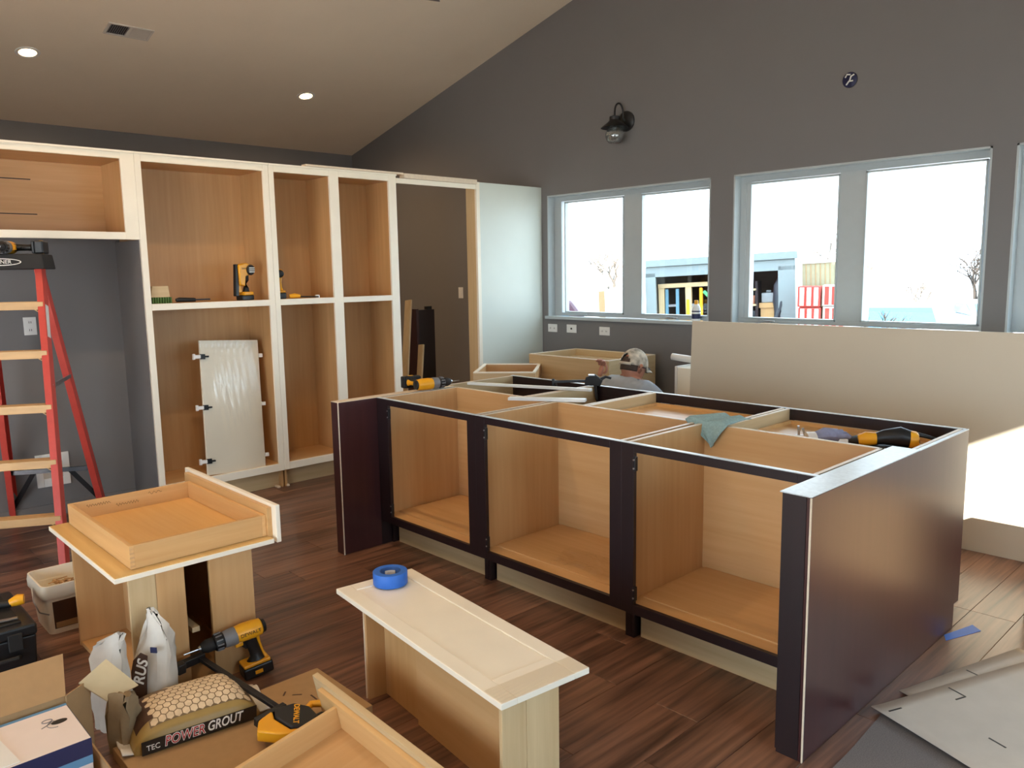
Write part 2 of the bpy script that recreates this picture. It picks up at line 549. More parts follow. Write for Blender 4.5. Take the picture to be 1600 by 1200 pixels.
# right-hand wall: patio door and a window (both outside the picture; they let the daylight in)
df = MB()
df.box(XR + 0.02, XR + 0.09, DY0 - 0.0, DY0 + 0.05, 0, DZ); df.box(XR + 0.02, XR + 0.09, DY1 - 0.05, DY1, 0, DZ)
df.box(XR + 0.02, XR + 0.09, DY0, DY1, 0, 0.03)
dr = struct('door_1', df, M_white_trim)
build('pane', MB().box(XR + 0.05, XR + 0.056, DY0 + 0.05, DY1 - 0.05, 0.03, DZ), M_glass, dr)
wf = MB()
wf.box(XR + 0.02, XR + 0.09, 2.9, 2.96, 0.9, 2.3); wf.box(XR + 0.02, XR + 0.09, 4.64, 4.7, 0.9, 2.3)
wf.box(XR + 0.02, XR + 0.09, 2.9, 4.7, 0.9, 0.96); wf.box(XR + 0.02, XR + 0.09, 2.9, 4.7, 2.24, 2.3)
w4 = struct('window_4', wf, M_white_trim)
build('pane', MB().box(XR + 0.05, XR + 0.056, 2.96, 4.64, 0.96, 2.24), M_glass, w4)

def portal(loc, rot, sx, sy):
    d = bpy.data.lights.new('portal', 'AREA'); d.shape = 'RECTANGLE'; d.size = sx; d.size_y = sy
    d.cycles.is_portal = True
    o = bpy.data.objects.new('daylight_portal', d); COL.objects.link(o)
    o.location = loc; o.rotation_euler = rot
for a, b in WINS:
    portal(((a + b) / 2, YO + 0.02, (WZ0 + WZ1) / 2), (-PI / 2, 0, 0), b - a, WZ1 - WZ0)
portal((-0.9, YB - 0.17, 1.25), (PI / 2, 0, 0), 5.0, 2.3)
porch_blocker = struct('added_porch_roof', MB().box(-4.6, 2.4, YB - 2.75, YB - 0.16, 2.6, 2.7), M_white_trim)  # unseen porch roof, added to keep direct sun off the visible floor
portal((XR + 0.14, (DY0 + DY1) / 2, DZ / 2), (0, PI / 2, 0), DZ, DY1 - DY0)
portal((XR + 0.14, 3.8, 1.6), (0, PI / 2, 0), 1.4, 1.8)

# ------------------------------------------------------------------ ceiling fittings
ang = math.atan(SL)
def lamp(x, y, label):
    sgn = 1 if x < XRIDGE else -1
    z = roof(x)
    t = thing('recessed_ceiling_light', label, 'ceiling light', (x, y, z), (0, -ang * sgn, 0), 'recessed ceiling lights')
    build('trim_ring', MB().lathe([(0.062, 0.0), (0.062, -0.004), (0.072, -0.007), (0.088, -0.005), (0.09, 0.0)], n=32, cap0=False, cap1=False), M_white, t)
    build('lens', MB().lathe([(0.001, -0.0015), (0.062, -0.0015)], n=32, cap0=True, cap1=False), M_lens, t)
    d = bpy.data.lights.new('lamp_beam', 'SPOT')
    d.energy = LAMP_W; d.color = LAMP_COL; d.spot_size = math.radians(165); d.spot_blend = 1.0; d.shadow_soft_size = 0.06
    o = bpy.data.objects.new('lamp_beam', d); COL.objects.link(o)
    o.location = (x + 0.02 * math.sin(ang) * sgn, y, z - 0.03)
lamp(-7.40, 1.778, 'lit recessed ceiling light near the picture left edge, left of the air vent')
lamp(-7.41, 4.226, 'lit recessed ceiling light above the tall cabinets, nearer the window wall')
for lx, ly, lw in [(-7.4, -0.7, 'above the pantry, left of the picture'), (-3.9, -0.7, 'above the floor left of the red ladder'), (-3.9, 1.778, 'above the floor before the tall cabinets'), (-0.5, -0.7, 'above the place where the picture was taken')]:
    lamp(lx, ly, 'lit recessed ceiling light outside the picture, ' + lw)

v = thing('ceiling_vent', 'flat metal air vent with two louvre fields in the sloping ceiling', 'air vent', (-6.83, 2.365, roof(-6.83)), (0, -ang, 0))
fr = MB()
for b in ((-0.085, -0.07, -0.17, 0.17), (0.07, 0.085, -0.17, 0.17), (-0.07, 0.07, -0.17, -0.15), (-0.07, 0.07, 0.15, 0.17), (-0.07, 0.07, -0.012, 0.012)):
    fr.box(*b, -0.010, 0.0)
build('vent_frame', fr, M_card_grey, v, bevel=0.002)
build('duct', MB().box(-0.07, 0.07, -0.15, 0.15, -0.001, 0.03), M_black, v)
for k in range(9):
    yy = -0.142 + 0.0155 * k
    build('louvre', MB().bar((-0.07, yy, -0.004), (0.07, yy, -0.004), 0.002, 0.010, (0, 0.9, 0.5)), M_grey, v)
for k in range(9):
    yy = 0.022 + 0.0155 * k
    build('louvre', MB().bar((-0.07, yy, -0.006), (0.07, yy, -0.006), 0.002, 0.014, (0, 1, -0.25)), M_card_grey, v)

fan = thing('ceiling_fan', 'dark ceiling fan, one blade tip showing at the top edge', 'ceiling fan', (-3.08, 2.34, 3.0), 0.0)
ztop = roof(-3.08) - 3.0
build('down_rod', MB().cyl((0, 0, 0.05), (0, 0, ztop), 0.012), M_dkmetal, fan)
build('canopy', MB().lathe([(0.075, ztop), (0.075, ztop - 0.03), (0.03, ztop - 0.09)]), M_dkmetal, fan)
build('motor', MB().lathe([(0.03, 0.08), (0.10, 0.06), (0.115, 0.0), (0.09, -0.06), (0.03, -0.08)]), M_dkmetal, fan)
for k in range(5):
    a = math.radians(136.6 + 72 * k)
    ca, sa = math.cos(a), math.sin(a)
    bl = MB()
    def P(r, s, z): return (r * ca - s * sa, r * sa + s * ca, z)
    bl.hexa([P(0.14, -0.05, -0.008), P(0.58, -0.068, -0.012), P(0.58, 0.068, 0.008), P(0.14, 0.05, 0.0)], [P(0.14, -0.05, 0.0), P(0.58, -0.068, -0.004), P(0.58, 0.068, 0.016), P(0.14, 0.05, 0.008)])
    b_ = build('blade', bl, M_mahog, fan, bevel=0.003)
    build('blade_iron', MB().bar((0.09 * ca, 0.09 * sa, -0.005), (0.2 * ca, 0.2 * sa, -0.008), 0.03, 0.006), M_dkmetal, b_)

# wall sconce
sc = thing('wall_sconce', 'black gooseneck wall sconce with clear glass globe above the windows', 'wall lamp', (-4.40, YG, 2.83))
build('back_plate', MB().loft([(0, 0, 0), (0, -0.012, 0), (0, -0.028, 0)], [0.085, 0.085, 0.06], n=28), M_black, sc)
pts = [(0, -0.02, 0.0), (0, -0.05, 0.02)]
for k in range(0, 11):
    t = PI * k / 10
    pts.append((-0.0, -0.105 + 0.055 * math.cos(t), 0.06 + 0.075 * math.sin(t) + 0.0))
pts.append((0, -0.16, -0.0))
build('gooseneck', MB().loft(pts, 0.008, n=10, up=(1, 0, 0)), M_black, sc)
build('socket', MB().lathe([(0.018, 0.03), (0.045, 0.02), (0.045, 0.0), (0.04, -0.05)], (0, -0.16, 0)), M_black, sc)
build('shade', MB().lathe([(0.042, 0.0), (0.06, -0.02), (0.115, -0.062), (0.117, -0.066), (0.06, -0.028), (0.04, -0.012)], (0, -0.16, -0.005), n=32, cap0=False, cap1=False), M_black, sc)
build('glass_globe', MB().lathe([(0.042, -0.055), (0.055, -0.075), (0.075, -0.11), (0.078, -0.14), (0.065, -0.175), (0.05, -0.19)], (0, -0.16, 0), n=28, cap0=False, cap1=False), M_clear, sc, solid=0.003)
build('bulb', MB().lathe([(0.013, -0.05), (0.014, -0.08), (0.028, -0.11), (0.03, -0.13), (0.018, -0.153), (0.004, -0.158)], (0, -0.16, 0)), M_clear, sc)

jb = thing('junction_box', 'round open junction box with loose wires high on the wall', 'junction box', (-2.487, YG, 2.828))
build('box_ring', MB().loft([(0, 0.0, 0), (0, -0.004, 0)], [0.052, 0.052], n=24), M_ink, jb)
build('box_rim', MB().loft([(0, -0.004, 0), (0, -0.006, 0)], [0.05, 0.046], n=24), M_navy, jb)
for a, b in (((-0.03, -0.008, 0.02), (0.01, -0.02, 0.03)), ((-0.02, -0.01, -0.03), (0.03, -0.022, -0.012)), ((0.0, -0.01, -0.01), (0.035, -0.02, 0.028))):
    build('wire', MB().loft([a, ((a[0] + b[0]) / 2, -0.028, (a[2] + b[2]) / 2 + 0.008), b], 0.005, n=8), M_white, jb)

# electrical plates
def plate(name, label, x, z, wd, ht, kind, group=None, y=YG):
    t = thing(name, label, 'switch' if 'switch' in name else 'outlet', (x, y, z), 0, group)
    build('cover_plate', MB().box(-wd / 2, wd / 2, -0.006, 0, -ht / 2, ht / 2), M_white, t, bevel=0.002)
    if kind == 'toggle':
        build('rocker', MB().box(-0.017, 0.017, -0.010, -0.006, -0.033, 0.033), M_white, t, bevel=0.001)
    elif kind == 'duplex':
        for s in (-1, 1):
            r = build('receptacle', MB().box(s * 0.025 - 0.015, s * 0.025 + 0.015, -0.008, -0.006, -0.018, 0.018), M_white, t, bevel=0.001)
            build('slot', MB().box(s * 0.025 - 0.007, s * 0.025 - 0.004, -0.0085, -0.008, -0.008, 0.006).box(s * 0.025 + 0.004, s * 0.025 + 0.007, -0.0085, -0.008, -0.008, 0.006), M_ink, r)
    else:
        build('jack', MB().cyl((0, -0.006, 0), (0, -0.010, 0), 0.009, n=12), M_ink, t)
    return t
plate('wall_outlet', 'leftmost white wall plate under the left window, a duplex outlet', -5.288, 1.038, 0.118, 0.076, 'duplex')
plate('wall_outlet', 'middle white wall plate under the left window, with a dark centre', -5.043, 1.041, 0.122, 0.076, 'jack')
plate('wall_outlet', 'rightmost white wall plate under the left window, above the man', -4.642, 1.034, 0.12, 0.076, 'duplex')
plate('light_switch', 'cream light switch on the brown wall seen through the doorway opening', -6.652, 1.365, 0.075, 0.118, 'toggle')
ao = thing('wall_outlet', 'white duplex outlet on the recess wall behind the red ladder', 'outlet', (-5.90, 1.28, 1.278), PI / 2)
build('cover_plate', MB().box(-0.037, 0.037, -0.006, 0, -0.058, 0.058), M_white, ao, bevel=0.002)
for s in (-1, 1):
    r = build('receptacle', MB().box(-0.017, 0.017, -0.008, -0.006, s * 0.025 - 0.015, s * 0.025 + 0.015), M_white, ao, bevel=0.001)
    build('slot', MB().box(-0.007, -0.004, -0.0088, -0.008, s * 0.025 - 0.007, s * 0.025 + 0.006).box(0.004, 0.007, -0.0088, -0.008, s * 0.025 - 0.007, s * 0.025 + 0.006), M_ink, r)
wb = thing('water_valve_box', 'square white recessed water valve box low behind the ladder', 'valve box', (-5.90, 1.33, 0.315), PI / 2)
f = MB()
for b in ((-0.10, -0.06, -0.11, 0.11), (0.06, 0.10, -0.11, 0.11), (-0.06, 0.06, 0.055, 0.11), (-0.06, 0.06, -0.11, -0.055)):
    f.box(b[0], b[1], -0.012, 0, b[2], b[3])
build('frame', f, M_white, wb, bevel=0.002)
build('recess', MB().box(-0.06, 0.06, -0.003, 0, -0.055, 0.055), M_card_grey, wb)
build('valve', MB().cyl((0, -0.003, 0.01), (0, -0.03, 0.01), 0.010).bar((-0.022, -0.032, 0.012), (0.022, -0.032, 0.012), 0.01, 0.012).cyl((0, -0.018, 0.01), (0, -0.018, -0.04), 0.007), M_dkmetal, wb)

# ------------------------------------------------------------------ tall cabinet wall (faces x = XF)
XF = -5.42
def face_piece(parent, name, y0, y1, z0, z1, mat=None, lab=None):
    return build(name, MB().box(XF - 0.02, XF, y0, y1, z0, z1), mat or M_cream, parent, bevel=0.0015, world=True, label=lab)

uc = thing('bridge_cabinet', 'open cream-framed cabinet over the appliance recess, at the left edge', 'cabinet', (XF, 1.3, 1.82))
face_piece(uc, 'stile', 1.762, 1.845, 1.82, 2.36); face_piece(uc, 'stile', 0.62, 0.70, 1.82, 2.36)
face_piece(uc, 'rail', 0.70, 1.762, 2.322, 2.36); face_piece(uc, 'rail', 0.70, 1.762, 1.82, 1.866)
BX = -5.86
build('side_panel', MB().box(BX, XF - 0.02, 1.780, 1.796, 1.84, 2.34), M_maple_z, uc, world=True)
build('side_panel', MB().box(BX, XF - 0.02, 0.66, 0.676, 1.84, 2.34), M_maple_z, uc, world=True)
build('back_panel', MB().box(BX - 0.012, BX, 0.66, 1.796, 1.84, 2.34), M_maple_y, uc, world=True)
build('bottom_panel', MB().box(BX, XF - 0.02, 0.676, 1.780, 1.845, 1.862), M_maple_y, uc, world=True)
build('top_panel', MB().box(BX, XF - 0.02, 0.676, 1.780, 2.322, 2.338), M_maple_y, uc, world=True)
for zz, ye in ((2.207, 1.355), (1.990, 1.375)):
    build('dark_line', MB().box(BX, BX + 0.0015, 0.9, ye, zz - 0.003, zz + 0.003), M_ink, uc, world=True)  # thin dark lines across the back panel
build('shelf_edge', MB().box(XF - 0.02 - 0.01, XF + 0.012, 0.62, 1.845, 2.360, 2.372), M_cream, uc, world=True)

def tall(label, y0, y1, stiles, rail_pairs):
    c = thing('tall_cabinet', label, 'cabinet', (XF, (y0 + y1) / 2, 0), 0, 'tall open pantry cabinets')
    for a, b in stiles:
        face_piece(c, 'stile', a, b, 0.13, 2.36)
    for a, b in rail_pairs:
        face_piece(c, 'rail', a, b, 2.316, 2.36)
        face_piece(c, 'rail', a, b, 1.362, 1.405)
        face_piece(c, 'rail', a, b, 0.13, 0.184)
    bx = BX + 0.03
    for yy in (y0 + 0.006, y1 - 0.022):
        build('side_panel', MB().box(bx, XF - 0.02, yy, yy + 0.016, 0.0, 2.34), M_maple_z, c, world=True)
    build('back_panel', MB().box(bx - 0.012, bx, y0 + 0.006, y1 - 0.006, 0.13, 2.34), M_maple_z, c, world=True)
    build('bottom_panel', MB().box(bx, XF - 0.02, y0 + 0.022, y1 - 0.022, 0.164, 0.180), M_maple_y, c, world=True)
    build('top_panel', MB().box(bx, XF - 0.02, y0 + 0.022, y1 - 0.022, 2.322, 2.338), M_maple_y, c, world=True)
    build('fixed_shelf', MB().box(bx, XF - 0.02, y0 + 0.022, y1 - 0.022, 1.384, 1.402), M_maple_y, c, world=True)
    build('toe_kick', MB().box(-5.497, -5.484, y0 + 0.022, y1 - 0.022, 0.0, 0.13), M_pale_y, c, world=True)
    build('shelf_edge', MB().box(XF - 0.03, XF + 0.012, y0, y1, 2.360, 2.372), M_cream, c, world=True, label='thin cream moulding along the top')
    return c
c1 = tall('widest tall open cabinet holding a wrapped door, right of the ladder', 1.846, 2.758, [(1.846, 1.886), (2.716, 2.758)], [(1.886, 2.716)])
# painted left flank of this cabinet
build('painted_flank', MB().box(-5.90, XF - 0.02, 1.842, 1.8515, 0.0, 1.82), M_wall, c1, world=True, label='grey painted cabinet flank')
for yy in (2.70,):
    build('foot_block', MB().box(-5.484, -5.43, yy, yy + 0.02, 0.0, 0.012), M_edge, c1, world=True)
c2 = tall('tall open double-bay cabinet next to the doorway opening', 2.760, 3.866, [(2.760, 2.800), (3.252, 3.332), (3.792, 3.866)], [(2.800, 3.252), (3.332, 3.792)])
build('partition_panel', MB().box(BX + 0.03, XF - 0.02, 3.284, 3.300, 0.18, 2.322), M_maple_z, c2, world=True)
build('foot_block', MB().box(-5.484, -5.43, 2.775, 2.795, 0.0, 0.012), M_edge, c2, world=True)

hd = tag(build('doorway_header', MB().box(XF - 0.02, XF, 3.868, 4.722, 2.305, 2.345), M_cream, bevel=0.0015), 'cream header rail bridging the doorway opening', 'rail')
ep = thing('end_panel', 'tall pale panel between the doorway opening and the left window', 'panel', (XF, 5.1, 0))
build('panel_sheet', MB().box(XF - 0.02, XF, 4.760, 5.545, 0.0, 2.368), M_panel, ep, world=True, bevel=0.001)
build('front_stile', MB().box(XF - 0.02, XF + 0.004, 4.722, 4.760, 0.0, 2.368), M_cream, ep, world=True, bevel=0.001)
build('jamb_board', MB().box(-5.56, XF - 0.02, 4.722, 4.742, 0.0, 2.345), M_pale_z, ep, world=True)
st = tag(build('wood_strip', MB().box(XF - 0.045, XF + 0.02, 3.05, 3.93, 2.373, 2.388).box(XF - 0.045, XF + 0.02, 3.935, 4.72, 2.3465, 2.385), M_edge, bevel=0.001), 'long pale wood strip lying on top of the cabinets over the doorway', 'board')

# leaning wrapped cabinet door inside the widest cabinet
wd = thing('wrapped_cabinet_door', 'plastic-wrapped cream cabinet door with hinges leaning inside the widest cabinet', 'door', (-5.455, 2.19, 0.188), (0, -0.165, 0.0))
# local: y is the width, z up the door, x its face
wd.rotation_euler = (math.radians(-3.5), math.radians(-7.5), math.radians(1.5))
WM[wd.name] = Matrix.Translation(wd.location) @ wd.rotation_euler.to_matrix().to_4x4()
DW, DH = 0.44, 0.955
build('door_slab', MB().box(-0.02, 0, 0, DW, 0, DH), M_cream, wd, bevel=0.002)
def filmf(u_, v_):
    yy, zz = u_ * DW, v_ * DH
    g = math.exp(-((v_ - 0.58) / 0.15) ** 2 - ((u_ - 0.52 - 0.35 * (0.58 - v_)) / 0.25) ** 2)
    top = max(0.0, (v_ - 0.88) / 0.12)
    return (0.0022 + 0.004 * g * (1 + math.sin(52 * u_ + 13 * v_)) + 0.0015 * top * (1 + math.sin(60 * u_) * math.sin(70 * v_)), yy, zz)
build('plastic_wrap', MB().grid(filmf, 110, 60), M_film, wd)
for k, z in enumerate((0.10, 0.48, 0.84)):
    h = build('hinge', MB().box(0.001, 0.012, -0.005, 0.032, z - 0.018, z + 0.018).bar((0.006, 0.03, z), (0.006, 0.055, z), 0.03, 0.012, (0, 0, 1)), M_black, wd, bevel=0.002)
    build('hinge_arm', MB().box(-0.012, 0.012, -0.04, 0.0, z - 0.012, z + 0.012).box(-0.012, 0.012, -0.052, -0.04, z - 0.02, z + 0.02), M_white, h)
    build('corner_clip', MB().box(-0.015, 0.006, DW + 0.001, DW + 0.03, z - 0.014, z + 0.014), M_white, wd, bevel=0.003)

# boards leaning in the doorway
b1 = thing('leaning_boards', 'two pale wood strips leaning in the doorway opening behind the tall cabinet', 'board', (-5.95, 4.25, 0))
del b1['category']; bpy.data.objects.remove(b1)
tag(build('wood_board', MB().bar((-5.75, 4.06, 0.0), (-6.0, 4.375, 1.335), 0.02, 0.075, (1, 0.2, 0.1)), M_pale_z, bevel=0.002), 'taller pale strip leaning in the doorway opening beside the cabinet', 'board')
tag(build('wood_board', MB().bar((-5.70, 4.18, 0.0), (-5.86, 4.40, 0.93), 0.02, 0.06, (1, 0.2, 0.1)), M_pale_z, bevel=0.002), 'shorter pale strip leaning in front of the dark panel in the doorway', 'board')
pl = thing('dark_panel_stack', 'dark brown boxed panel standing upright in the doorway opening', 'panel', (-6.0, 4.57, 0))
build('front_board', MB().box(-0.16, 0.0, -0.11, -0.085, 0, 1.25), M_mahog, pl, bevel=0.002)
build('side_board', MB().box(-0.02, 0.0, -0.085, 0.10, 0, 1.24), M_espresso, pl, bevel=0.002)
build('cap_block', MB().box(-0.05, -0.012, 0.02, 0.08, 1.24, 1.27), M_black, pl)

# ------------------------------------------------------------------ power tools
def drill(label, loc, rot, bit=True, brand=True, base_yellow=True):
    """axis along +x with the chuck at +x, battery foot at z = 0"""
    t = thing('cordless_drill', label, 'drill', loc, rot)
    az = 0.185
    build('motor_housing', MB().loft([(-0.085, 0, az), (-0.078, 0, az), (-0.05, 0, az), (-0.005, 0, az + 0.002), (0.02, 0, az + 0.002)], [0.022, 0.032, 0.036, 0.036, 0.033], n=20), M_yellow, t)
    build('rear_cap', MB().loft([(-0.098, 0, az), (-0.094, 0, az), (-0.083, 0, az)], [0.018, 0.026, 0.029], n=18), M_black, t)
    build('gear_case', MB().loft([(0.018, 0, az), (0.03, 0, az), (0.062, 0, az), (0.068, 0, az)], [0.034, 0.036, 0.033, 0.028], n=20), M_grey, t)
    cl = build('clutch_ring', MB().loft([(0.066, 0, az), (0.072, 0, az), (0.1, 0, az), (0.104, 0, az)], [0.030, 0.034, 0.032, 0.027], n=20), M_black, t)
    rb = MB()
    for k in range(12):
        a = 2 * PI * k / 12
        rb.bar((0.074, 0.034 * math.cos(a), az + 0.034 * math.sin(a)), (0.097, 0.033 * math.cos(a), az + 0.033 * math.sin(a)), 0.005, 0.004, (0, math.cos(a), math.sin(a)))
    build('grip_rib', rb, M_grey, cl, stuff=True)
    build('chuck', MB().loft([(0.103, 0, az), (0.108, 0, az), (0.13, 0, az), (0.15, 0, az), (0.156, 0, az)], [0.022, 0.026, 0.026, 0.018, 0.010], n=20), M_rubber, t)
    build('chuck_nose', MB().cyl((0.15, 0, az), (0.162, 0, az), 0.015, 0.009), M_metal, t)
    if bit:
        build('bit', MB().cyl((0.16, 0, az), (0.215, 0, az), 0.0035, 0.003, n=8), M_metal, t)
    # handle as a loft of rounded sections
    def sec(x, z, a, b):
        return [(x + a * math.cos(q) * (1 if abs(math.cos(q)) > .5 else 1), b * math.sin(q), z) for q in [2 * PI * k / 14 for k in range(14)]]
    build('handle', MB().rings([sec(-0.028, az - 0.015, 0.034, 0.024), sec(-0.034, az - 0.05, 0.024, 0.019), sec(-0.042, az - 0.09, 0.023, 0.018), sec(-0.046, 0.075, 0.026, 0.02), sec(-0.042, 0.056, 0.042, 0.028)]), M_black, t)
    build('handle_stripe', MB().rings([sec(-0.058, az - 0.03, 0.010, 0.018), sec(-0.063, az - 0.06, 0.006, 0.012), sec(-0.069, 0.085, 0.006, 0.012), sec(-0.075, 0.062, 0.010, 0.02)]), M_yellow, t)
    build('trigger', MB().rings([sec(-0.002, az - 0.03, 0.010, 0.009), sec(-0.004, az - 0.052, 0.010, 0.009), sec(-0.012, az - 0.068, 0.006, 0.008)]), M_black, t)
    build('trigger_guard', MB().box(0.0, 0.03, -0.016, 0.016, az - 0.046, az - 0.028), M_yellow, t, bevel=0.004)
    bt = build('battery', MB().box(-0.095, 0.022, -0.036, 0.036, 0.0, 0.046), M_black, t, bevel=0.007)
    build('battery_base', MB().box(-0.088, 0.018, -0.034, 0.034, 0.046, 0.060), M_yellow if base_yellow else M_black, t, bevel=0.004)
    build('release_button', MB().box(-0.05, -0.02, -0.039, -0.036, 0.014, 0.028).box(-0.05, -0.02, 0.036, 0.039, 0.014, 0.028), M_yellow, bt)
    if brand:
        for s in (-1, 1):
            text('brand_lettering', 'DEWALT', 0.020, M_ink, t, frame3((-0.03, s * 0.0365, az + 0.002), (-s, 0, 0), (0, 0, 1)))
    return t

def axes_rot(x, z):
    x, z = Vector(x).normalized(), Vector(z).normalized()
    y = z.cross(x)
    return tuple(Matrix((x, y, z)).transposed().to_euler())
# drill standing on the floor by the left work stand
drill('yellow and black cordless drill standing against the left box stand', (-2.885, 1.262, 0.004), (0, math.radians(6), math.radians(-97)))
# drill lying on the island's back left corner
drill('yellow and black cordless drill lying on the back left island corner', (-3.99, 2.93, 0.914), (math.radians(90), math.radians(0), math.radians(82)), brand=False, base_yellow=False)
# drill on the ladder
drill('cordless drill lying on the red ladder top', (-5.19, 1.235, 1.7585), axes_rot((0.88, -0.476, 0), (-0.476, -0.88, 0)), brand=False, bit=False, base_yellow=False)

# nail gun on the middle shelf of the widest cabinet
ng = thing('nail_gun', 'yellow and black cordless nailer standing on the middle shelf', 'nail gun', (-5.50, 2.56, 1.406), math.radians(20))
build('magazine', MB().bar((0.0, -0.075, 0.03), (0.0, -0.06, 0.255), 0.03, 0.028, (0, 1, 0)), M_black, ng, bevel=0.004)
build('body', MB().prism([(-0.055, 0.11), (-0.06, 0.25), (0.015, 0.265), (0.06, 0.245), (0.058, 0.185), (0.0, 0.17), (-0.012, 0.10)], -0.03, 0.03, 'yz'), M_yellow, ng, bevel=0.006)
build('motor_end', MB().loft([(-0.035, 0.045, 0.215), (0.036, 0.045, 0.215), (0.044, 0.045, 0.215)], [0.038, 0.038, 0.030], n=20), M_black, ng)
build('vent_stripe', MB().box(0.044, 0.047, 0.02, 0.07, 0.226, 0.232).box(0.044, 0.047, 0.02, 0.07, 0.212, 0.218).box(0.044, 0.047, 0.02, 0.07, 0.198, 0.204), M_inkwhite, ng)
build('handle', MB().loft([(0, 0.02, 0.19), (0, 0.025, 0.14), (0, 0.022, 0.09), (0, 0.02, 0.055)], [0.026, 0.02, 0.019, 0.026], n=14), M_black, ng)
build('nose', MB().bar((0, -0.05, 0.11), (0, -0.045, 0.055), 0.024, 0.03, (0, 1, 0)), M_yellow, ng, bevel=0.004)
build('trigger', MB().box(-0.008, 0.008, -0.012, 0.004, 0.125, 0.15), M_black, ng, bevel=0.003)
bt = build('battery', MB().box(-0.034, 0.034, -0.045, 0.065, 0.0, 0.035), M_black, ng, bevel=0.006)
build('battery_top', MB().box(-0.03, 0.034, -0.02, 0.062, 0.035, 0.06), M_yellow, ng, bevel=0.006)
text('brand_lettering', 'DEWALT', 0.016, M_ink, ng, frame3((0.0305, -0.005, 0.225), (0, 1, 0), (0, 0, 1)))
drill('cordless drill partly behind the stile on the double-bay shelf', (-5.56, 2.86, 1.406), (0, 0, math.radians(165)), bit=False, brand=False)

nb = thing('brad_strips', 'black and yellow driver lying on the shelf of the narrow bay', 'tool', (-5.47, 2.92, 1.406), math.radians(75))
build('grip', MB().loft([(-0.02, 0, 0.018), (0.02, 0, 0.02), (0.06, 0, 0.017)], [0.014, 0.018, 0.012], n=12), M_yellow, nb)
build('shaft', MB().loft([(0.06, 0, 0.012), (0.2, 0, 0.008)], [0.006, 0.005], n=8), M_black, nb)
nb.name = 'screwdriver'; WM[nb.name] = WM.get('brad_strips')
tag(build('bottle_cap', MB().lathe([(0.018, 0), (0.018, 0.016), (0.015, 0.022)], (-5.45, 3.12, 1.406)), M_white), 'small white cap on the shelf of the narrow bay', 'cap')

gb = thing('scrub_brush', 'small tan block brush with green bristles at the shelf left end', 'brush', (-5.49, 1.965, 1.4055))
build('brush_block', MB().prism([(-0.068, 0.04), (0.058, 0.04), (0.05, 0.115), (-0.055, 0.115)], -0.03, 0.03, 'yz'), M_pale_y, gb, bevel=0.003)
bb = MB()
for k in range(9):
    bb.box(-0.03, 0.03, -0.075 + k * 0.0165, -0.064 + k * 0.0165, 0.0, 0.04)
build('bristles', bb, plain('green_bristle', '#4c6a30', 0.8, var=0.3, nscale=90), gb, stuff=True)
pb = thing('utility_knife', 'long black handled tool lying on the middle shelf beside the brush', 'tool', (-5.46, 2.16, 1.406), 0)
build('handle', MB().loft([(0, -0.10, 0.016), (0, -0.08, 0.02), (0, 0.02, 0.017), (0, 0.03, 0.016)], [0.012, 0.016, 0.014, 0.012], n=12), M_black, pb)
build('blade', MB().box(-0.012, 0.012, 0.03, 0.13, 0.012, 0.022), M_dkmetal, pb, bevel=0.002)

# ------------------------------------------------------------------ step ladder
la = thing('step_ladder', 'red fibreglass step ladder with tan steps in front of the recess', 'ladder', (-4.835, 0.804, 0), math.atan2(0.88, 0.476))
LZ = 1.665
def rail_at(s, z, rear=False):
    if rear:
        return Vector((s * (0.285 - 0.13 * z / LZ), 1.10 - 0.47 * z / LZ, z))
    return Vector((s * (0.31 - 0.115 * z / LZ), 0.02 + 0.50 * z / LZ, z))
for s in (-1, 1):
    a, b = rail_at(s, 0.02), rail_at(s, LZ)
    mb = MB()
    # channel section: web + two flanges
    mb.bar(a, b, 0.006, 0.075, (0, 1, 0.0))
    off = Vector((s * -0.016, 0, 0))
    for d in (-0.036, 0.036):
        mb.bar(a + off + Vector((0, d, 0)), b + off + Vector((0, d, 0)), 0.034, 0.006, (0, 1, 0))
    r = build('front_rail', mb, M_red, la, bevel=0.0015)
    build('foot', MB().box(a.x - 0.03, a.x + 0.03, a.y - 0.05, a.y + 0.05, 0, 0.035), M_black, r, bevel=0.004)
    build('sticker', MB().bar(rail_at(s, 1.25) + Vector((s * 0.0035, 0, 0)), rail_at(s, 1.43) + Vector((s * 0.0035, 0, 0)), 0.001, 0.05, (0, 1, 0)), M_white, r)
    a, b = rail_at(s, 0.02, True), rail_at(s, LZ, True)
    mb = MB().bar(a, b, 0.006, 0.07, (0, 1, 0))
    for d in (-0.034, 0.034):
        mb.bar(a + Vector((s * -0.017, d, 0)), b + Vector((s * -0.017, d, 0)), 0.036, 0.005, (0, 1, 0))
    r = build('rear_rail', mb, M_red, la, bevel=0.0015)
    build('foot', MB().box(a.x - 0.025, a.x + 0.025, a.y - 0.04, a.y + 0.04, 0, 0.03), M_black, r, bevel=0.004)
    # spreader
    sp = MB().bar(rail_at(s, 0.98), rail_at(s, 0.98, True), 0.006, 0.022)
    build('spreader', sp, M_metal, la)
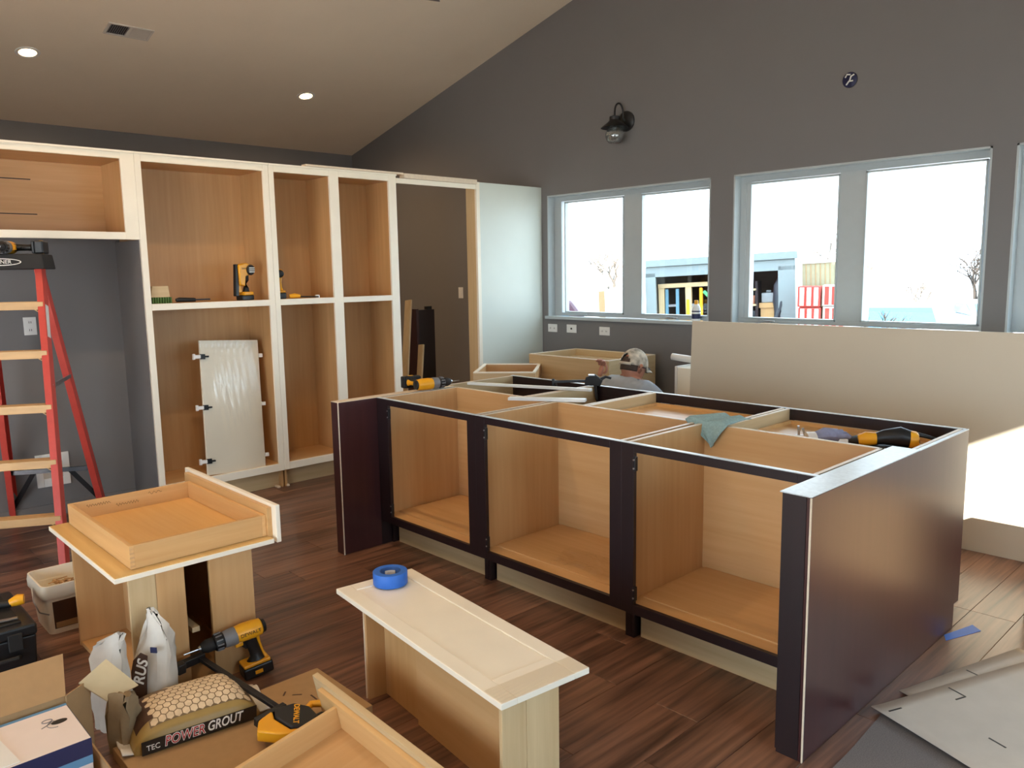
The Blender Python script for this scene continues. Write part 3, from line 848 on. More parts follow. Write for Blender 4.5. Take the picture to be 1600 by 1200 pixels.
for k, z in enumerate((0.28, 0.575, 0.87, 1.165, 1.435)):
    hw = 0.31 - 0.115 * z / LZ - 0.004
    yy = 0.02 + 0.50 * z / LZ
    mb = MB().box(-hw, hw, yy - 0.04, yy + 0.04, z + 0.012, z + 0.016).box(-hw, hw, yy - 0.042, yy - 0.038, z - 0.028, z + 0.016).box(-hw, hw, yy + 0.038, yy + 0.042, z - 0.02, z + 0.016)
    sp = build('step', mb, M_step, la, bevel=0.0015)
    gm = MB()
    for q in range(5):
        gm.box(-hw + 0.01, hw - 0.01, yy - 0.032 + q * 0.014, yy - 0.026 + q * 0.014, z + 0.016, z + 0.0178)
    build('tread_rib', gm, M_step, sp, stuff=True)
    gz = MB()
    for s in (-1, 1):
        gz.bar((s * (hw - 0.002), yy - 0.035, z - 0.06), (s * (hw - 0.06), yy - 0.035, z - 0.015), 0.004, 0.016, (0, 1, 0))
    build('gusset_brace', gz, M_step, sp)
for z in (0.35,):
    build('rear_crossbar', MB().bar(rail_at(-1, z, True), rail_at(1, z, True), 0.02, 0.028), M_dkmetal if z < 0.5 else M_step, la)
for s in (-1, 1):
    build('rear_brace', MB().bar(rail_at(s, 0.08, True) + Vector((0, 0.01, 0)), Vector((s * 0.10, rail_at(1, 0.35, True).y + 0.01, 0.35)), 0.005, 0.03), M_black, la)
cap = build('top_cap', MB().hexa([(-0.225, 0.44, LZ - 0.03), (0.225, 0.44, LZ - 0.03), (0.215, 0.70, LZ - 0.03), (-0.215, 0.70, LZ - 0.03)], [(-0.215, 0.455, LZ + 0.055), (0.215, 0.455, LZ + 0.055), (0.205, 0.69, LZ + 0.055), (-0.205, 0.69, LZ + 0.055)]), M_rubber, la, bevel=0.006)
build('tool_slot', MB().box(-0.13, 0.13, 0.5, 0.52, LZ + 0.055, LZ + 0.057).box(-0.13, 0.13, 0.6, 0.64, LZ + 0.055, LZ + 0.057), M_ink, cap)
MT = frame3((0.0, 0.4435, LZ + 0.010), (1, 0, 0), (0, 0.17, 1))
mb = MB()
oval = [(0.11 * math.cos(t), 0.021 * math.sin(t)) for t in [2 * PI * k / 32 for k in range(32)]]
inn = [(0.104 * math.cos(t), 0.0165 * math.sin(t)) for t in [2 * PI * k / 32 for k in range(32)]]
vs = [tuple(MT @ Vector((a, b, 0.001))) for a, b in oval] + [tuple(MT @ Vector((a, b, 0.001))) for a, b in inn]
mb.add(vs, [(i, (i + 1) % 32, 32 + (i + 1) % 32, 32 + i) for i in range(32)])
build('emblem_ring', mb, M_inkwhite, cap)
text('brand_lettering', 'WERNER', 0.030, M_inkwhite, cap, MT @ Matrix.Translation((0, 0, 0.001)))

# ------------------------------------------------------------------ kitchen island
IZ = 0.873
def raw_top(parent, x0, x1, y0, y1, z=IZ, mat=None):
    build('raw_top_edge', MB().box(x0, x1, y0, y1, z, z + 0.003), mat or M_edge, parent, world=True)

def front_cab(label, x0, x1, o0, o1, joint=True):
    c = thing('island_base_cabinet', label, 'cabinet', ((x0 + x1) / 2, 2.53, 0), 0, 'island front cabinets')
    def fp(name, a, b, z0, z1): return build(name, MB().box(a, b, 2.53, 2.55, z0, z1), M_espresso, c, bevel=0.001, world=True)
    fp('stile', x0, o0, 0.145, IZ); fp('stile', o1, x1, 0.145, IZ)
    fp('rail', o0, o1, 0.838, IZ); fp('rail', o0, o1, 0.145, 0.187)
    raw_top(c, x0, x1, 2.53, 2.55, mat=M_raw_top_sky)
    for a in (x0 + 0.012, x1 - 0.028):
        build('side_panel', MB().box(a, a + 0.016, 2.55, 3.10, 0.146, IZ - 0.002), M_maple_z, c, world=True)
        raw_top(c, a, a + 0.016, 2.55, 3.115, IZ - 0.002)
    build('back_panel', MB().box(x0 + 0.012, x1 - 0.012, 3.10, 3.116, 0.12, IZ - 0.002), M_maple_x, c, world=True)
    raw_top(c, x0 + 0.012, x1 - 0.012, 3.10, 3.116, IZ - 0.002)
    build('bottom_panel', MB().box(x0 + 0.028, x1 - 0.028, 2.55, 3.10, 0.170, 0.186), M_maple_x, c, world=True)
    build('floor_liner', MB().box(x0 + 0.05, x1 - 0.05, 2.62, 3.095, 0.186, 0.192), M_maple_x, c, world=True)
    build('toe_kick', MB().box(x0 + 0.03, x1 - 0.03, 2.63, 2.645, 0.0, 0.145), M_pale_x, c, world=True)
    build('toe_filler', MB().box(x1 - 0.03, x1 - 0.001, 2.60, 2.645, 0.0, 0.145), M_espresso, c, world=True)
    build('toe_filler', MB().box(x0 + 0.001, x0 + 0.016, 2.60, 2.645, 0.0, 0.145), M_espresso, c, world=True)
    for z in (0.235, 0.79):
        h = build('hinge_plate', MB().box(o0 - 0.002, o0 + 0.010, 2.526, 2.545, z - 0.03, z + 0.03), M_dkmetal, c, bevel=0.002, world=True)
        build('screw', MB().cyl((o0 + 0.004, 2.527, z - 0.018), (o0 + 0.004, 2.523, z - 0.018), 0.004, n=8).cyl((o0 + 0.004, 2.527, z + 0.018), (o0 + 0.004, 2.523, z + 0.018), 0.004, n=8), M_metal, h, world=True)
    return c
front_cab('open island base cabinet nearest the left wing panel', -3.81, -2.95, -3.707, -3.014)
front_cab('middle open island base cabinet, with crumpled film on its floor', -2.95, -2.027, -2.882, -2.09)
front_cab('open island base cabinet nearest the right end panel', -2.027, -1.191, -1.963, -1.26, False)

def back_cab(label, x0, x1, deck, rear='rail', zr=0.82):
    c = thing('island_rear_cabinet', label, 'cabinet', ((x0 + x1) / 2, 3.72, 0), 0, 'island rear cabinets')
    def fp(name, a, b, z0, z1): return build(name, MB().box(a, b, 3.70, 3.72, z0, z1), M_espresso, c, bevel=0.001, world=True)
    fp('stile', x0, x0 + 0.04, 0.1, IZ); fp('stile', x1 - 0.04, x1, 0.1, IZ)
    fp('rail', x0 + 0.04, x1 - 0.04, zr, IZ); fp('rail', x0 + 0.04, x1 - 0.04, 0.1, 0.14)
    if rear == 'solid': fp('closed_front', x0 + 0.04, x1 - 0.04, 0.14, zr)
    raw_top(c, x0, x1, 3.70, 3.72, mat=M_raw_top_sky)
    for a in (x0 + 0.006, x1 - 0.022):
        build('side_panel', MB().box(a, a + 0.016, 3.134, 3.70, 0.0, IZ - 0.002), M_pale_y, c, world=True)
        raw_top(c, a, a + 0.016, 3.118, 3.70, IZ - 0.002)
    build('back_panel', MB().box(x0 + 0.006, x1 - 0.006, 3.119, 3.134, 0.1, IZ - 0.004), M_maple_x, c, world=True)
    build('bottom_panel', MB().box(x0 + 0.022, x1 - 0.022, 3.134, 3.70, 0.12, 0.136), M_maple_x, c, world=True)
    if deck:
        build('drawer_tray', MB().box(x0 + 0.03, x1 - 0.03, 3.15, 3.69, 0.792, 0.804).box(x0 + 0.03, x1 - 0.03, 3.676, 3.69, 0.804, 0.82).box(x0 + 0.03, x0 + 0.044, 3.15, 3.676, 0.804, 0.82), M_honey_x, c, world=True)
    return c
back_cab('island rear cabinet at the left end, with a dark closed back', -3.93, -3.185, False, 'solid', 0.80)
back_cab('narrow island rear cabinet under the clamp', -3.185, -2.735, False, 'solid')
back_cab('island rear cabinet with an orange tray, left of the green cloth', -2.735, -1.918, True)
back_cab('island rear cabinet whose tray holds gloves and a yellow tool', -1.918, -1.102, True)

lp = thing('island_wing_panel', 'dark mahogany wing panel at the island left end', 'panel', (-3.85, 2.5, 0))
build('wing_board', MB().box(-3.885, -3.812, 2.275, 2.53, 0.0, IZ), M_mahog, lp, world=True, bevel=0.001)
build('wing_core', MB().box(-3.885, -3.812, 2.53, 3.11, 0.0, IZ), M_espresso, lp, world=True)
build('raw_edge', MB().box(-3.8125, -3.8105, 2.272, 2.279, 0.0, IZ), M_edge, lp, world=True)
build('raw_top_edge', MB().box(-3.885, -3.812, 2.275, 3.11, IZ, IZ + 0.003), M_edge, lp, world=True)

rp = thing('island_end_panel', 'large dark mahogany end panel at the island right end', 'panel', (-1.1, 3.0, 0))
side = MB().prism([(2.275, 0.0), (3.66, 0.0), (3.66, 0.105), (3.715, 0.105), (3.715, IZ), (2.275, IZ)], -1.100, -1.086, 'yz')
build('outer_board', side, M_mahog, rp, world=True, bevel=0.001)
build('front_board', MB().box(-1.176, -1.101, 2.275, 2.293, 0.0, IZ), M_espresso, rp, world=True)
build('inner_board', MB().box(-1.1895, -1.164, 2.293, 3.115, 0.0, IZ), M_espresso, rp, world=True)
build('raw_corner_edge', MB().box(-1.0885, -1.0845, 2.272, 2.278, 0.0, IZ), M_edge, rp, world=True)
build('filler_top', MB().box(-1.1895, -1.086, 2.275, 3.16, IZ + 0.0012, IZ + 0.0045), M_raw_top_sky, rp, world=True, label='pale unfinished top of the end panel, reflected sky in its colour')
build('raw_top_edge', MB().box(-1.101, -1.086, 3.16, 3.715, IZ, IZ + 0.0035), M_raw_top_sky, rp, world=True)

# things on the island
tag(build('white_trim_strip', MB().bar((-3.80, 3.21, 0.885), (-3.02, 3.49, 0.885), 0.03, 0.016), M_white_trim, bevel=0.002), 'long narrow white strip laid across the island top', 'strip')
tag(build('white_trim_strip', MB().bar((-3.165, 2.965, 0.884), (-2.80, 3.19, 0.884), 0.05, 0.016), M_white_trim, bevel=0.002), 'short white board laid across the island partitions', 'strip')

cm = thing('black_hand_clamp', 'black bar clamp lying on the rear island edge beside the man', 'clamp', (-3.17, 3.66, 0.876), math.radians(38))
cm.scale = (0.8, 0.8, 0.72)
build('bar', MB().bar((-0.30, 0, 0.035), (0.06, 0.0, 0.045), 0.012, 0.022), M_black, cm, bevel=0.002)
build('body', MB().prism([(-0.05, 0.01), (0.07, 0.0), (0.09, 0.05), (0.03, 0.10), (-0.04, 0.075)], -0.018, 0.018), M_rubber, cm, bevel=0.004)
build('handle', MB().loft([(0.06, 0, 0.05), (0.11, 0.03, 0.075), (0.15, 0.04, 0.06)], [0.014, 0.012, 0.01], n=10), M_black, cm)
build('jaw', MB().bar((-0.29, 0, 0.06), (-0.29, 0, -0.0), 0.02, 0.02, (0, 1, 0)).cyl((-0.275, 0, 0.008), (-0.262, 0, 0.008), 0.018), M_black, cm, bevel=0.002)
build('lower_jaw', MB().bar((0.03, 0, 0.02), (0.045, 0, -0.12), 0.02, 0.024, (0, 1, 0)), M_black, cm, bevel=0.002)
build('lock_plate', MB().box(-0.02, 0.03, -0.02, 0.02, 0.09, 0.098), M_metal, cm)

# cloth over the cabinet backs
def clothf(u_, v_):
    # v: 0 behind the divider on the rear side, 0.35 over the top, 1 at the tip hanging in front
    half = 0.115
    s = (u_ - 0.5) * 2
    if v_ < 0.35:
        t = v_ / 0.35
        wdt = half * (0.75 + 0.25 * t)
        return (-1.985 + s * wdt + 0.05 * (1 - t), 3.25 - 0.13 * t, 0.885 + 0.006 * math.sin(7 * s + 3 * t) + 0.012 * abs(math.sin(3 * s)))
    t = (v_ - 0.35) / 0.65
    wdt = half * (1 - 0.86 * t ** 1.1)
    drop = 0.115 * t * (1 - 0.25 * abs(s))
    return (-1.985 + s * wdt + 0.035 * t, 3.088 - 0.012 * math.sin(PI * t) - 0.012 * (0.5 + 0.5 * math.cos(8 * s)) * t, 0.884 + 0.012 * abs(math.sin(3 * s)) * (1 - t) - drop)
tag(build('cleaning_cloth', MB().grid(clothf, 24, 24), M_cloth, solid=0.004), 'grey-green microfibre cloth draped over the island partition', 'cloth')

# gloves, cup wheel and yellow tool on the tray
gl = thing('work_glove', 'blue and white work glove lying in the right rear tray', 'glove', (-1.53, 3.36, 0.805), math.radians(42))
M_glove = plain('blue_grey_glove', '#8f95b5', 0.8, var=0.2, nscale=40)
build('palm', MB().loft([(-0.06, 0, 0.03), (-0.02, 0, 0.04), (0.03, 0, 0.038)], [0.032, 0.045, 0.04], n=12, squash=0.7), M_glove, gl)
for k in range(4):
    yy = -0.03 + 0.02 * k
    build('finger', MB().loft([(0.02, yy, 0.038), (0.06, yy * 1.3, 0.04 + 0.006 * (k % 2)), (0.095 - 0.01 * abs(k - 1.5), yy * 1.4, 0.026)], [0.012, 0.011, 0.008], n=10), M_glove, gl)
build('thumb', MB().loft([(-0.03, 0.03, 0.035), (0.0, 0.06, 0.04), (0.03, 0.07, 0.03)], [0.012, 0.011, 0.008], n=10), M_glove, gl)
build('cuff', MB().loft([(-0.10, 0, 0.026), (-0.06, 0, 0.03)], [0.036, 0.032], n=12, squash=0.7), M_white, gl)
tag(build('sanding_disc', MB().loft([(-1.40, 3.40, 0.806), (-1.40, 3.40, 0.83), (-1.40, 3.40, 0.845), (-1.40, 3.40, 0.85)], [0.06, 0.062, 0.045, 0.01], n=24, up=(1, 0, 0)), M_rubber), 'dark round pad between the glove and the yellow tool', 'pad')
bt_ = thing('spray_nozzle', 'small pale metal clip standing in the right rear tray corner', 'clip', (-1.66, 3.37, 0.805), 0.4)
build('clip_leg', MB().bar((-0.015, 0, 0.0), (-0.02, 0, 0.06), 0.01, 0.008, (0, 1, 0)), M_metal, bt_)
build('clip_leg', MB().bar((0.015, 0, 0.0), (-0.002, 0, 0.05), 0.01, 0.008, (0, 1, 0)), M_metal, bt_)
build('clip_bridge', MB().bar((-0.03, 0, 0.012), (0.03, 0, 0.012), 0.02, 0.012), M_white, bt_)
tm = thing('tape_measure', 'black and yellow power sander lying in the right rear tray', 'sander', (-1.26, 3.42, 0.8045), math.radians(30))
tm.name = 'palm_sander'; WM[tm.name] = WM['tape_measure']
build('body', MB().loft([(-0.10, 0, 0.045), (-0.06, 0, 0.055), (0.0, 0, 0.06), (0.04, 0, 0.05)], [0.022, 0.032, 0.042, 0.036], n=16), M_black, tm)
build('motor_cap', MB().loft([(0.035, 0, 0.048), (0.06, 0, 0.046), (0.07, 0, 0.046)], [0.04, 0.038, 0.03], n=20), M_yellow, tm)
build('grip', MB().loft([(-0.16, 0, 0.04), (-0.13, 0, 0.045), (-0.09, 0, 0.047)], [0.02, 0.03, 0.026], n=14), M_yellow, tm)
text('brand_lettering', 'DEWALT', 0.018, M_ink, tm, frame3((0.0715, 0.0, 0.047), (0, 1, 0), (0, 0, 1)))
build('cord_guard', MB().loft([(0.06, 0.02, 0.07), (0.12, 0.03, 0.055), (0.17, 0.02, 0.04)], [0.01, 0.008, 0.006], n=10), M_black, tm)
build('base_plate', MB().box(-0.14, 0.05, -0.035, 0.035, 0.0, 0.018), M_rubber, tm, bevel=0.003)

# crumpled film on the middle cabinet floor
def film2(u_, v_):
    x_ = -2.56 + 0.36 * u_ + 0.03 * math.sin(5 * v_)
    y_ = 2.60 + 0.20 * v_ + 0.05 * math.sin(3 * u_)
    z_ = 0.199 + 0.012 * abs(math.sin(11 * u_ + 4 * v_)) * abs(math.cos(6 * v_ - 2 * u_)) + 0.006 * abs(math.sin(23 * u_ * v_ + 3))
    return (x_, y_, z_)
tag(build('plastic_film', MB().grid(film2, 40, 30), M_film, ang=0.3), 'crumpled clear plastic film on the floor of the middle island cabinet', 'plastic film')

# ------------------------------------------------------------------ beyond the island
bc = thing('wall_base_cabinet', 'pale open-topped base cabinet against the window wall beside the man', 'cabinet', (-4.42, 4.81, 0))
for nm, b in (('front_panel', (-4.87, -3.98, 4.81, 4.828)), ('rear_panel', (-4.87, -3.98, 5.40, 5.415))):
    build(nm, MB().box(*b, 0.0, 0.87), M_pale_x, bc, world=True)
    build('raw_top_edge', MB().box(*b, 0.87, 0.876), M_edge, bc, world=True)
for a in (-4.87, -3.996):
    build('side_panel', MB().box(a, a + 0.016, 4.828, 5.40, 0.0, 0.87), M_pale_y, bc, world=True)
    build('raw_top_edge', MB().box(a, a + 0.016, 4.828, 5.40, 0.87, 0.876), M_edge, bc, world=True)
build('bottom_panel', MB().box(-4.854, -3.996, 4.828, 5.40, 0.1, 0.116), M_pale_x, bc, world=True)
build('stretcher', MB().box(-4.854, -3.996, 5.30, 5.40, 0.80, 0.816), M_pale_x, bc, world=True)

dc = thing('small_base_cabinet', 'small open-topped cabinet with white edges behind the island, before the pale panel', 'cabinet', (-4.36, 4.36, 0), math.radians(45))
# local x along the far side, y away from the camera
wdx, dpt = 0.46, 0.80
a0 = Vector((-4.73, 4.05)); 
dc.location = (-4.73, 4.05, 0); dc.rotation_euler = (0, 0, math.radians(40)); WM[dc.name] = Matrix.Translation(dc.location) @ Euler((0, 0, math.radians(40))).to_matrix().to_4x4()
W_, D_ = 0.49, 0.60
build('front_panel', MB().box(0, W_, 0, 0.018, 0, 0.79), M_pale_x, dc)
build('rear_panel', MB().box(0, W_, D_ - 0.018, D_, 0, 0.79), M_maple_x, dc)
build('side_panel', MB().box(0, 0.018, 0.018, D_ - 0.018, 0, 0.79), M_maple_y, dc)
build('side_panel', MB().box(W_ - 0.018, W_, 0.018, D_ - 0.018, 0, 0.79), M_maple_y, dc)
build('stretcher', MB().box(0.02, W_ - 0.06, 0.30, 0.318, 0.70, 0.735), M_edge, dc)
build('white_edging', MB().box(0, W_, 0, 0.022, 0.79, 0.80).box(0, W_, D_ - 0.022, D_, 0.79, 0.80).box(0, 0.022, 0.022, D_ - 0.022, 0.79, 0.80).box(W_ - 0.022, W_, 0.022, D_ - 0.022, 0.79, 0.80), M_cream, dc)

sh = tag(build('panel_sheet', MB().hexa([(-3.215, 4.755, 0), (-0.775, 4.755, 0), (-0.775, 4.773, 0), (-3.215, 4.773, 0)], [(-3.195, 4.775, 1.215), (-0.755, 4.775, 1.215), (-0.755, 4.793, 1.215), (-3.195, 4.793, 1.215)]), plain('cream_sheet', '#cfc3ad', 0.5, var=0.02, nscale=2), bevel=0.001), 'large cream sheet of panelling standing on edge behind the island', 'panel')
wc = thing('white_base_cabinet', 'white base cabinet mostly hidden behind the large cream sheet', 'cabinet', (-2.9, 5.2, 0))
build('carcass', MB().box(-3.45, -1.9, 4.97, 5.53, 0.0, 0.845), M_cream, wc, world=True, bevel=0.002)
build('toe_recess', MB().box(-3.46, -1.9, 4.962, 4.97, 0.0, 0.10), M_espresso, wc, world=True)
build('side_edge', MB().box(-3.47, -3.45, 4.965, 5.53, 0.0, 0.855), M_white, wc, world=True)
tag(build('white_tube', MB().cyl((-3.52, 5.0, 0.922), (-3.10, 5.06, 0.886), 0.026, n=16), M_white), 'white tube lying on the white cabinet beside the cream sheet', 'tube')
ch = thing('caulk_bottle', 'white and blue spray bottle standing on the window sill', 'bottle', (-3.705, 5.59, WZ0 + 0.0285))
build('body', MB().lathe([(0.034, 0), (0.036, 0.01), (0.036, 0.10), (0.028, 0.125), (0.014, 0.14)]), M_white, ch)
build('label_band', MB().lathe([(0.0368, 0.02), (0.0368, 0.085)], cap0=False, cap1=False), M_navy, ch)
build('label_stripe', MB().lathe([(0.0372, 0.06), (0.0372, 0.075)], cap0=False, cap1=False), M_white, ch)
build('cap', MB().lathe([(0.016, 0.138), (0.016, 0.165), (0.012, 0.17)]), M_yellow, ch)
ch.name = 'spray_bottle'

# ------------------------------------------------------------------ the man kneeling behind the island
man = thing('person', 'man in tan cap and grey-blue shirt kneeling behind the island, seen from behind', 'person', (-3.50, 4.36, 0), math.radians(0))
def skin_mesh(joints, edges, sub=2):
    """joints: list of (pos, radius); returns verts, faces of a smooth skinned figure"""
    me = bpy.data.meshes.new('tmp')
    me.from_pydata([j[0] for j in joints], edges, [])
    ob = bpy.data.objects.new('tmp', me); COL.objects.link(ob)
    md = ob.modifiers.new('s', 'SKIN')
    sv = me.skin_vertices[0].data
    for i, j in enumerate(joints):
        r = j[1] if isinstance(j[1], tuple) else (j[1], j[1])
        sv[i].radius = r
        sv[i].use_root = (i == 0)
    m2 = ob.modifiers.new('u', 'SUBSURF'); m2.levels = sub; m2.render_levels = sub
    dg = bpy.context.evaluated_depsgraph_get()
    r = bpy.data.meshes.new_from_object(ob.evaluated_get(dg))
    out = ([tuple(v.co) for v in r.vertices], [tuple(p.vertices) for p in r.polygons])
    bpy.data.objects.remove(ob); bpy.data.meshes.remove(me); bpy.data.meshes.remove(r)
    return out
HEADC = Vector((-0.01, 0.155, 0.885))
J = [((0, -0.03, 0.27), 0.135), ((0, 0.02, 0.42), 0.125), ((0, 0.06, 0.58), 0.135), ((0, 0.085, 0.725), 0.105), ((0.0, 0.115, 0.80), 0.060), ((-0.005, 0.14, 0.84), 0.054),
     ((-0.15, 0.09, 0.76), 0.062), ((-0.21, 0.11, 0.73), 0.056), ((-0.34, 0.10, 0.58), 0.045), ((-0.31, 0.13, 0.79), 0.028),
     ((0.15, 0.09, 0.745), 0.062), ((0.22, 0.11, 0.70), 0.056), ((0.27, 0.22, 0.45), 0.045), ((0.14, 0.44, 0.36), 0.028),
     ((-0.10, -0.02, 0.22), 0.095), ((-0.15, 0.36, 0.085), 0.062), ((-0.12, -0.10, 0.06), 0.045), ((-0.11, -0.20, 0.045), 0.036),
     ((0.10, -0.02, 0.22), 0.095), ((0.15, 0.36, 0.085), 0.062), ((0.12, -0.10, 0.06), 0.045), ((0.11, -0.20, 0.045), 0.036)]
E_ = [(0, 1), (1, 2), (2, 3), (3, 4), (4, 5), (3, 6), (6, 7), (7, 8), (8, 9), (3, 10), (10, 11), (11, 12), (12, 13), (0, 14), (14, 15), (15, 16), (16, 17), (0, 18), (18, 19), (19, 20), (20, 21)]
bv, bf = skin_mesh(J, E_)
body = MB().add(bv, bf)
# head: one shaped surface with brow, nose, jaw and ears
def headf(u_, v_):
    th = 2 * PI * u_; ph = PI * (0.02 + 0.96 * v_)
    x_ = math.sin(ph) * math.cos(th); y_ = math.sin(ph) * math.sin(th); z_ = -math.cos(ph)
    rx, ry, rz = 0.078, 0.098, 0.118
    if z_ < 0:
        rx *= 1 - 0.25 * z_ * z_; ry *= 1 - 0.12 * z_ * z_
    p = Vector((x_ * rx, y_ * ry, z_ * rz))
    nose = math.exp(-((x_ / 0.16) ** 2) - (((z_ + 0.18) / 0.2) ** 2)) * max(0, y_)
    p.y += 0.024 * nose
    for sx in (-1, 1):
        p.y -= 0.010 * math.exp(-(((x_ - sx * 0.36) / 0.16) ** 2) - (((z_ - 0.05) / 0.12) ** 2)) * max(0, y_)
    p.y -= 0.005 * math.exp(-((x_ / 0.3) ** 2) - (((z_ + 0.52) / 0.05) ** 2)) * max(0, y_)
    return tuple(p)
HR = Euler((math.radians(-14), 0, math.radians(-6))).to_matrix()
hm = MB().grid(headf, 32, 20)
for s in (-1, 1):
    hm.loft([(s * 0.072, -0.012, -0.035), (s * 0.084, -0.018, -0.012), (s * 0.088, -0.02, 0.014), (s * 0.078, -0.012, 0.028)], [0.009, 0.017, 0.019, 0.010], n=10)
def place_head(mb): 
    o = MB(); o.f = mb.f; o.v = [tuple(HR @ Vector(p) + HEADC) for p in mb.v]; return o
hh = place_head(hm); body.add(hh.v, hh.f)
# hands: palm and five separate fingers
def hand(c, fwd, side, up, curl=0.7):
    c, fwd, side, up = Vector(c), Vector(fwd).normalized(), Vector(side).normalized(), Vector(up).normalized()
    pv, pf = skin_mesh([(tuple(c - fwd * 0.05), (0.026, 0.02)), (tuple(c), (0.034, 0.018)), (tuple(c + fwd * 0.04), (0.036, 0.016))], [(0, 1), (1, 2)])
    out = MB().add(pv, pf)
    for k in range(4):
        ln = (0.066, 0.074, 0.07, 0.055)[k]
        b0 = c + side * (0.028 - 0.0185 * k) + fwd * 0.03
        pts = [b0]; d = fwd.copy()
        for q, fr_ in enumerate((0.42, 0.32, 0.26)):
            a = curl * (0.5 + 0.35 * q)
            d = (fwd * math.cos(a + curl * 0.5 * q) - up * math.sin(a + curl * 0.5 * q)).normalized()
            pts.append(pts[-1] + d * ln * fr_ * 1.25)
        fv, ff = skin_mesh([(tuple(p), r) for p, r in zip(pts, (0.0095, 0.009, 0.0085, 0.007))], [(0, 1), (1, 2), (2, 3)], 1)
        out.add(fv, ff)
    b0 = c - fwd * 0.02 + side * 0.026
    pts = [b0, b0 + side * 0.028 + fwd * 0.02 - up * 0.008, b0 + side * 0.030 + fwd * 0.05 - up * 0.02, b0 + side * 0.018 + fwd * 0.07 - up * 0.026]
    fv, ff = skin_mesh([(tuple(p), r) for p, r in zip(pts, (0.012, 0.0105, 0.0095, 0.008))], [(0, 1), (1, 2), (2, 3)], 1)
    return out.add(fv, ff)
for h in (hand((-0.298, 0.14, 0.845), (0.15, 0.25, 1), (1, 0.1, -0.15), (0, 1, -0.2), 0.9), hand((0.10, 0.49, 0.33), (-0.4, 1, -0.3), (-1, -0.4, 0), (0, 0.2, 1), 0.8)):
    body.add(h.v, h.f)
build('body', body, M_skin, man, ang=3.0)
# clothes follow the same skeleton, slightly larger
def cl(idx, edges, grow, ends=()):
    jj = []
    for i in idx:
        p, r = J[i]; jj.append((p, r + grow))
    return jj, edges
shv, shf = skin_mesh([((0, -0.04, 0.24), 0.140), ((0, 0.02, 0.42), 0.139), ((0, 0.06, 0.58), 0.149), ((0, 0.085, 0.725), 0.120), ((0, 0.112, 0.795), 0.072),
                      ((-0.15, 0.09, 0.76), 0.078), ((-0.215, 0.11, 0.725), 0.072), ((-0.295, 0.105, 0.63), 0.06),
                      ((0.15, 0.09, 0.745), 0.078), ((0.225, 0.115, 0.695), 0.072), ((0.26, 0.18, 0.55), 0.06)],
                     [(0, 1), (1, 2), (2, 3), (3, 4), (3, 5), (5, 6), (6, 7), (3, 8), (8, 9), (9, 10)])
build('shirt', MB().add(shv, shf), M_shirt, man, ang=3.0)
trv, trf = skin_mesh([((0, -0.035, 0.25), 0.146), ((-0.10, -0.02, 0.22), 0.103), ((-0.15, 0.36, 0.085), 0.07), ((-0.12, -0.10, 0.065), 0.054), ((-0.115, -0.15, 0.058), 0.05),
                      ((0.10, -0.02, 0.22), 0.103), ((0.15, 0.36, 0.085), 0.07), ((0.12, -0.10, 0.065), 0.054), ((0.115, -0.15, 0.058), 0.05)],
                     [(0, 1), (1, 2), (2, 3), (3, 4), (0, 5), (5, 6), (6, 7), (7, 8)])
build('trousers', MB().add(trv, trf), M_jean, man, ang=3.0)
for s in (-1, 1):
    sv_, sf_ = skin_mesh([((s * 0.115, -0.17, 0.055), 0.044), ((s * 0.11, -0.24, 0.05), 0.046), ((s * 0.10, -0.28, 0.02 + 0.03), 0.04), ((s * 0.10, -0.30, 0.05), 0.03)], [(0, 1), (1, 2), (2, 3)])
    build('boot', MB().add(sv_, sf_), M_shoe, man, ang=3.0)
# hair, cap, strap, glasses
def hairf(u_, v_):
    th = PI + PI * u_; ph = PI * (0.36 + 0.22 * v_)
    z = -0.030 + 0.095 * v_
    k = math.sqrt(max(0.05, 1 - (z / 0.125) ** 2))
    th = PI + PI * (0.12 + 0.76 * u_)
    return (0.0815 * k * math.cos(th), 0.1015 * k * math.sin(th), z)
build('hair', place_head(MB().grid(hairf, 24, 8)), M_hair, man, solid=0.004)
def capf(u_, v_):
    th = 2 * PI * u_; ph = 0.5 * PI * (0.02 + 0.98 * v_)
    rr = 1 + 0.03 * math.sin(PI * v_)
    return (0.090 * math.sin(ph) * math.cos(th) * rr, 0.110 * math.sin(ph) * math.sin(th) * rr, 0.012 + 0.125 * math.cos(ph))
cm_ = MB(); nu, nv = 36, 14
for j in range(nv + 1):
    for i in range(nu):
        cm_.v.append(capf(i / nu, j / nv))
for j in range(nv):
    for i in range(nu):
        th = 2 * PI * (i + 0.5) / nu; v_ = (j + 0.5) / nv
        d = abs((th - 1.5 * PI + PI) % (2 * PI) - PI)
        if v_ > 0.56 and d < 0.50 * math.sqrt(max(0, 1 - ((1 - v_) / 0.44) ** 2)):
            continue
        k = (i + 1) % nu
        cm_.f.append((j * nu + i, j * nu + k, (j + 1) * nu + k, (j + 1) * nu + i))
cap_ = build('cap', place_head(cm_), M_cap, man, solid=0.004, ang=1.2)
stp = MB()
def strapf(u_, v_):
    th = 1.5 * PI + (u_ - 0.5) * 1.3
    return (0.0925 * math.cos(th), 0.113 * math.sin(th), 0.006 + 0.02 * v_)
build('cap_strap', place_head(MB().grid(strapf, 14, 1)), M_strap, cap_, solid=0.003)
def brimf(u_, v_):
    th = PI * (0.14 + 0.72 * u_)
    r = 1 + 0.62 * v_ * math.sin(PI * u_) ** 0.5
    return (0.092 * math.cos(th) * (1 + 0.05 * v_), 0.112 * math.sin(th) * r, 0.012 - 0.02 * v_ - 0.014 * (2 * u_ - 1) ** 2 * v_)
build('cap_brim', place_head(MB().grid(brimf, 18, 6)), M_cap, cap_, solid=0.004)
gls = MB()
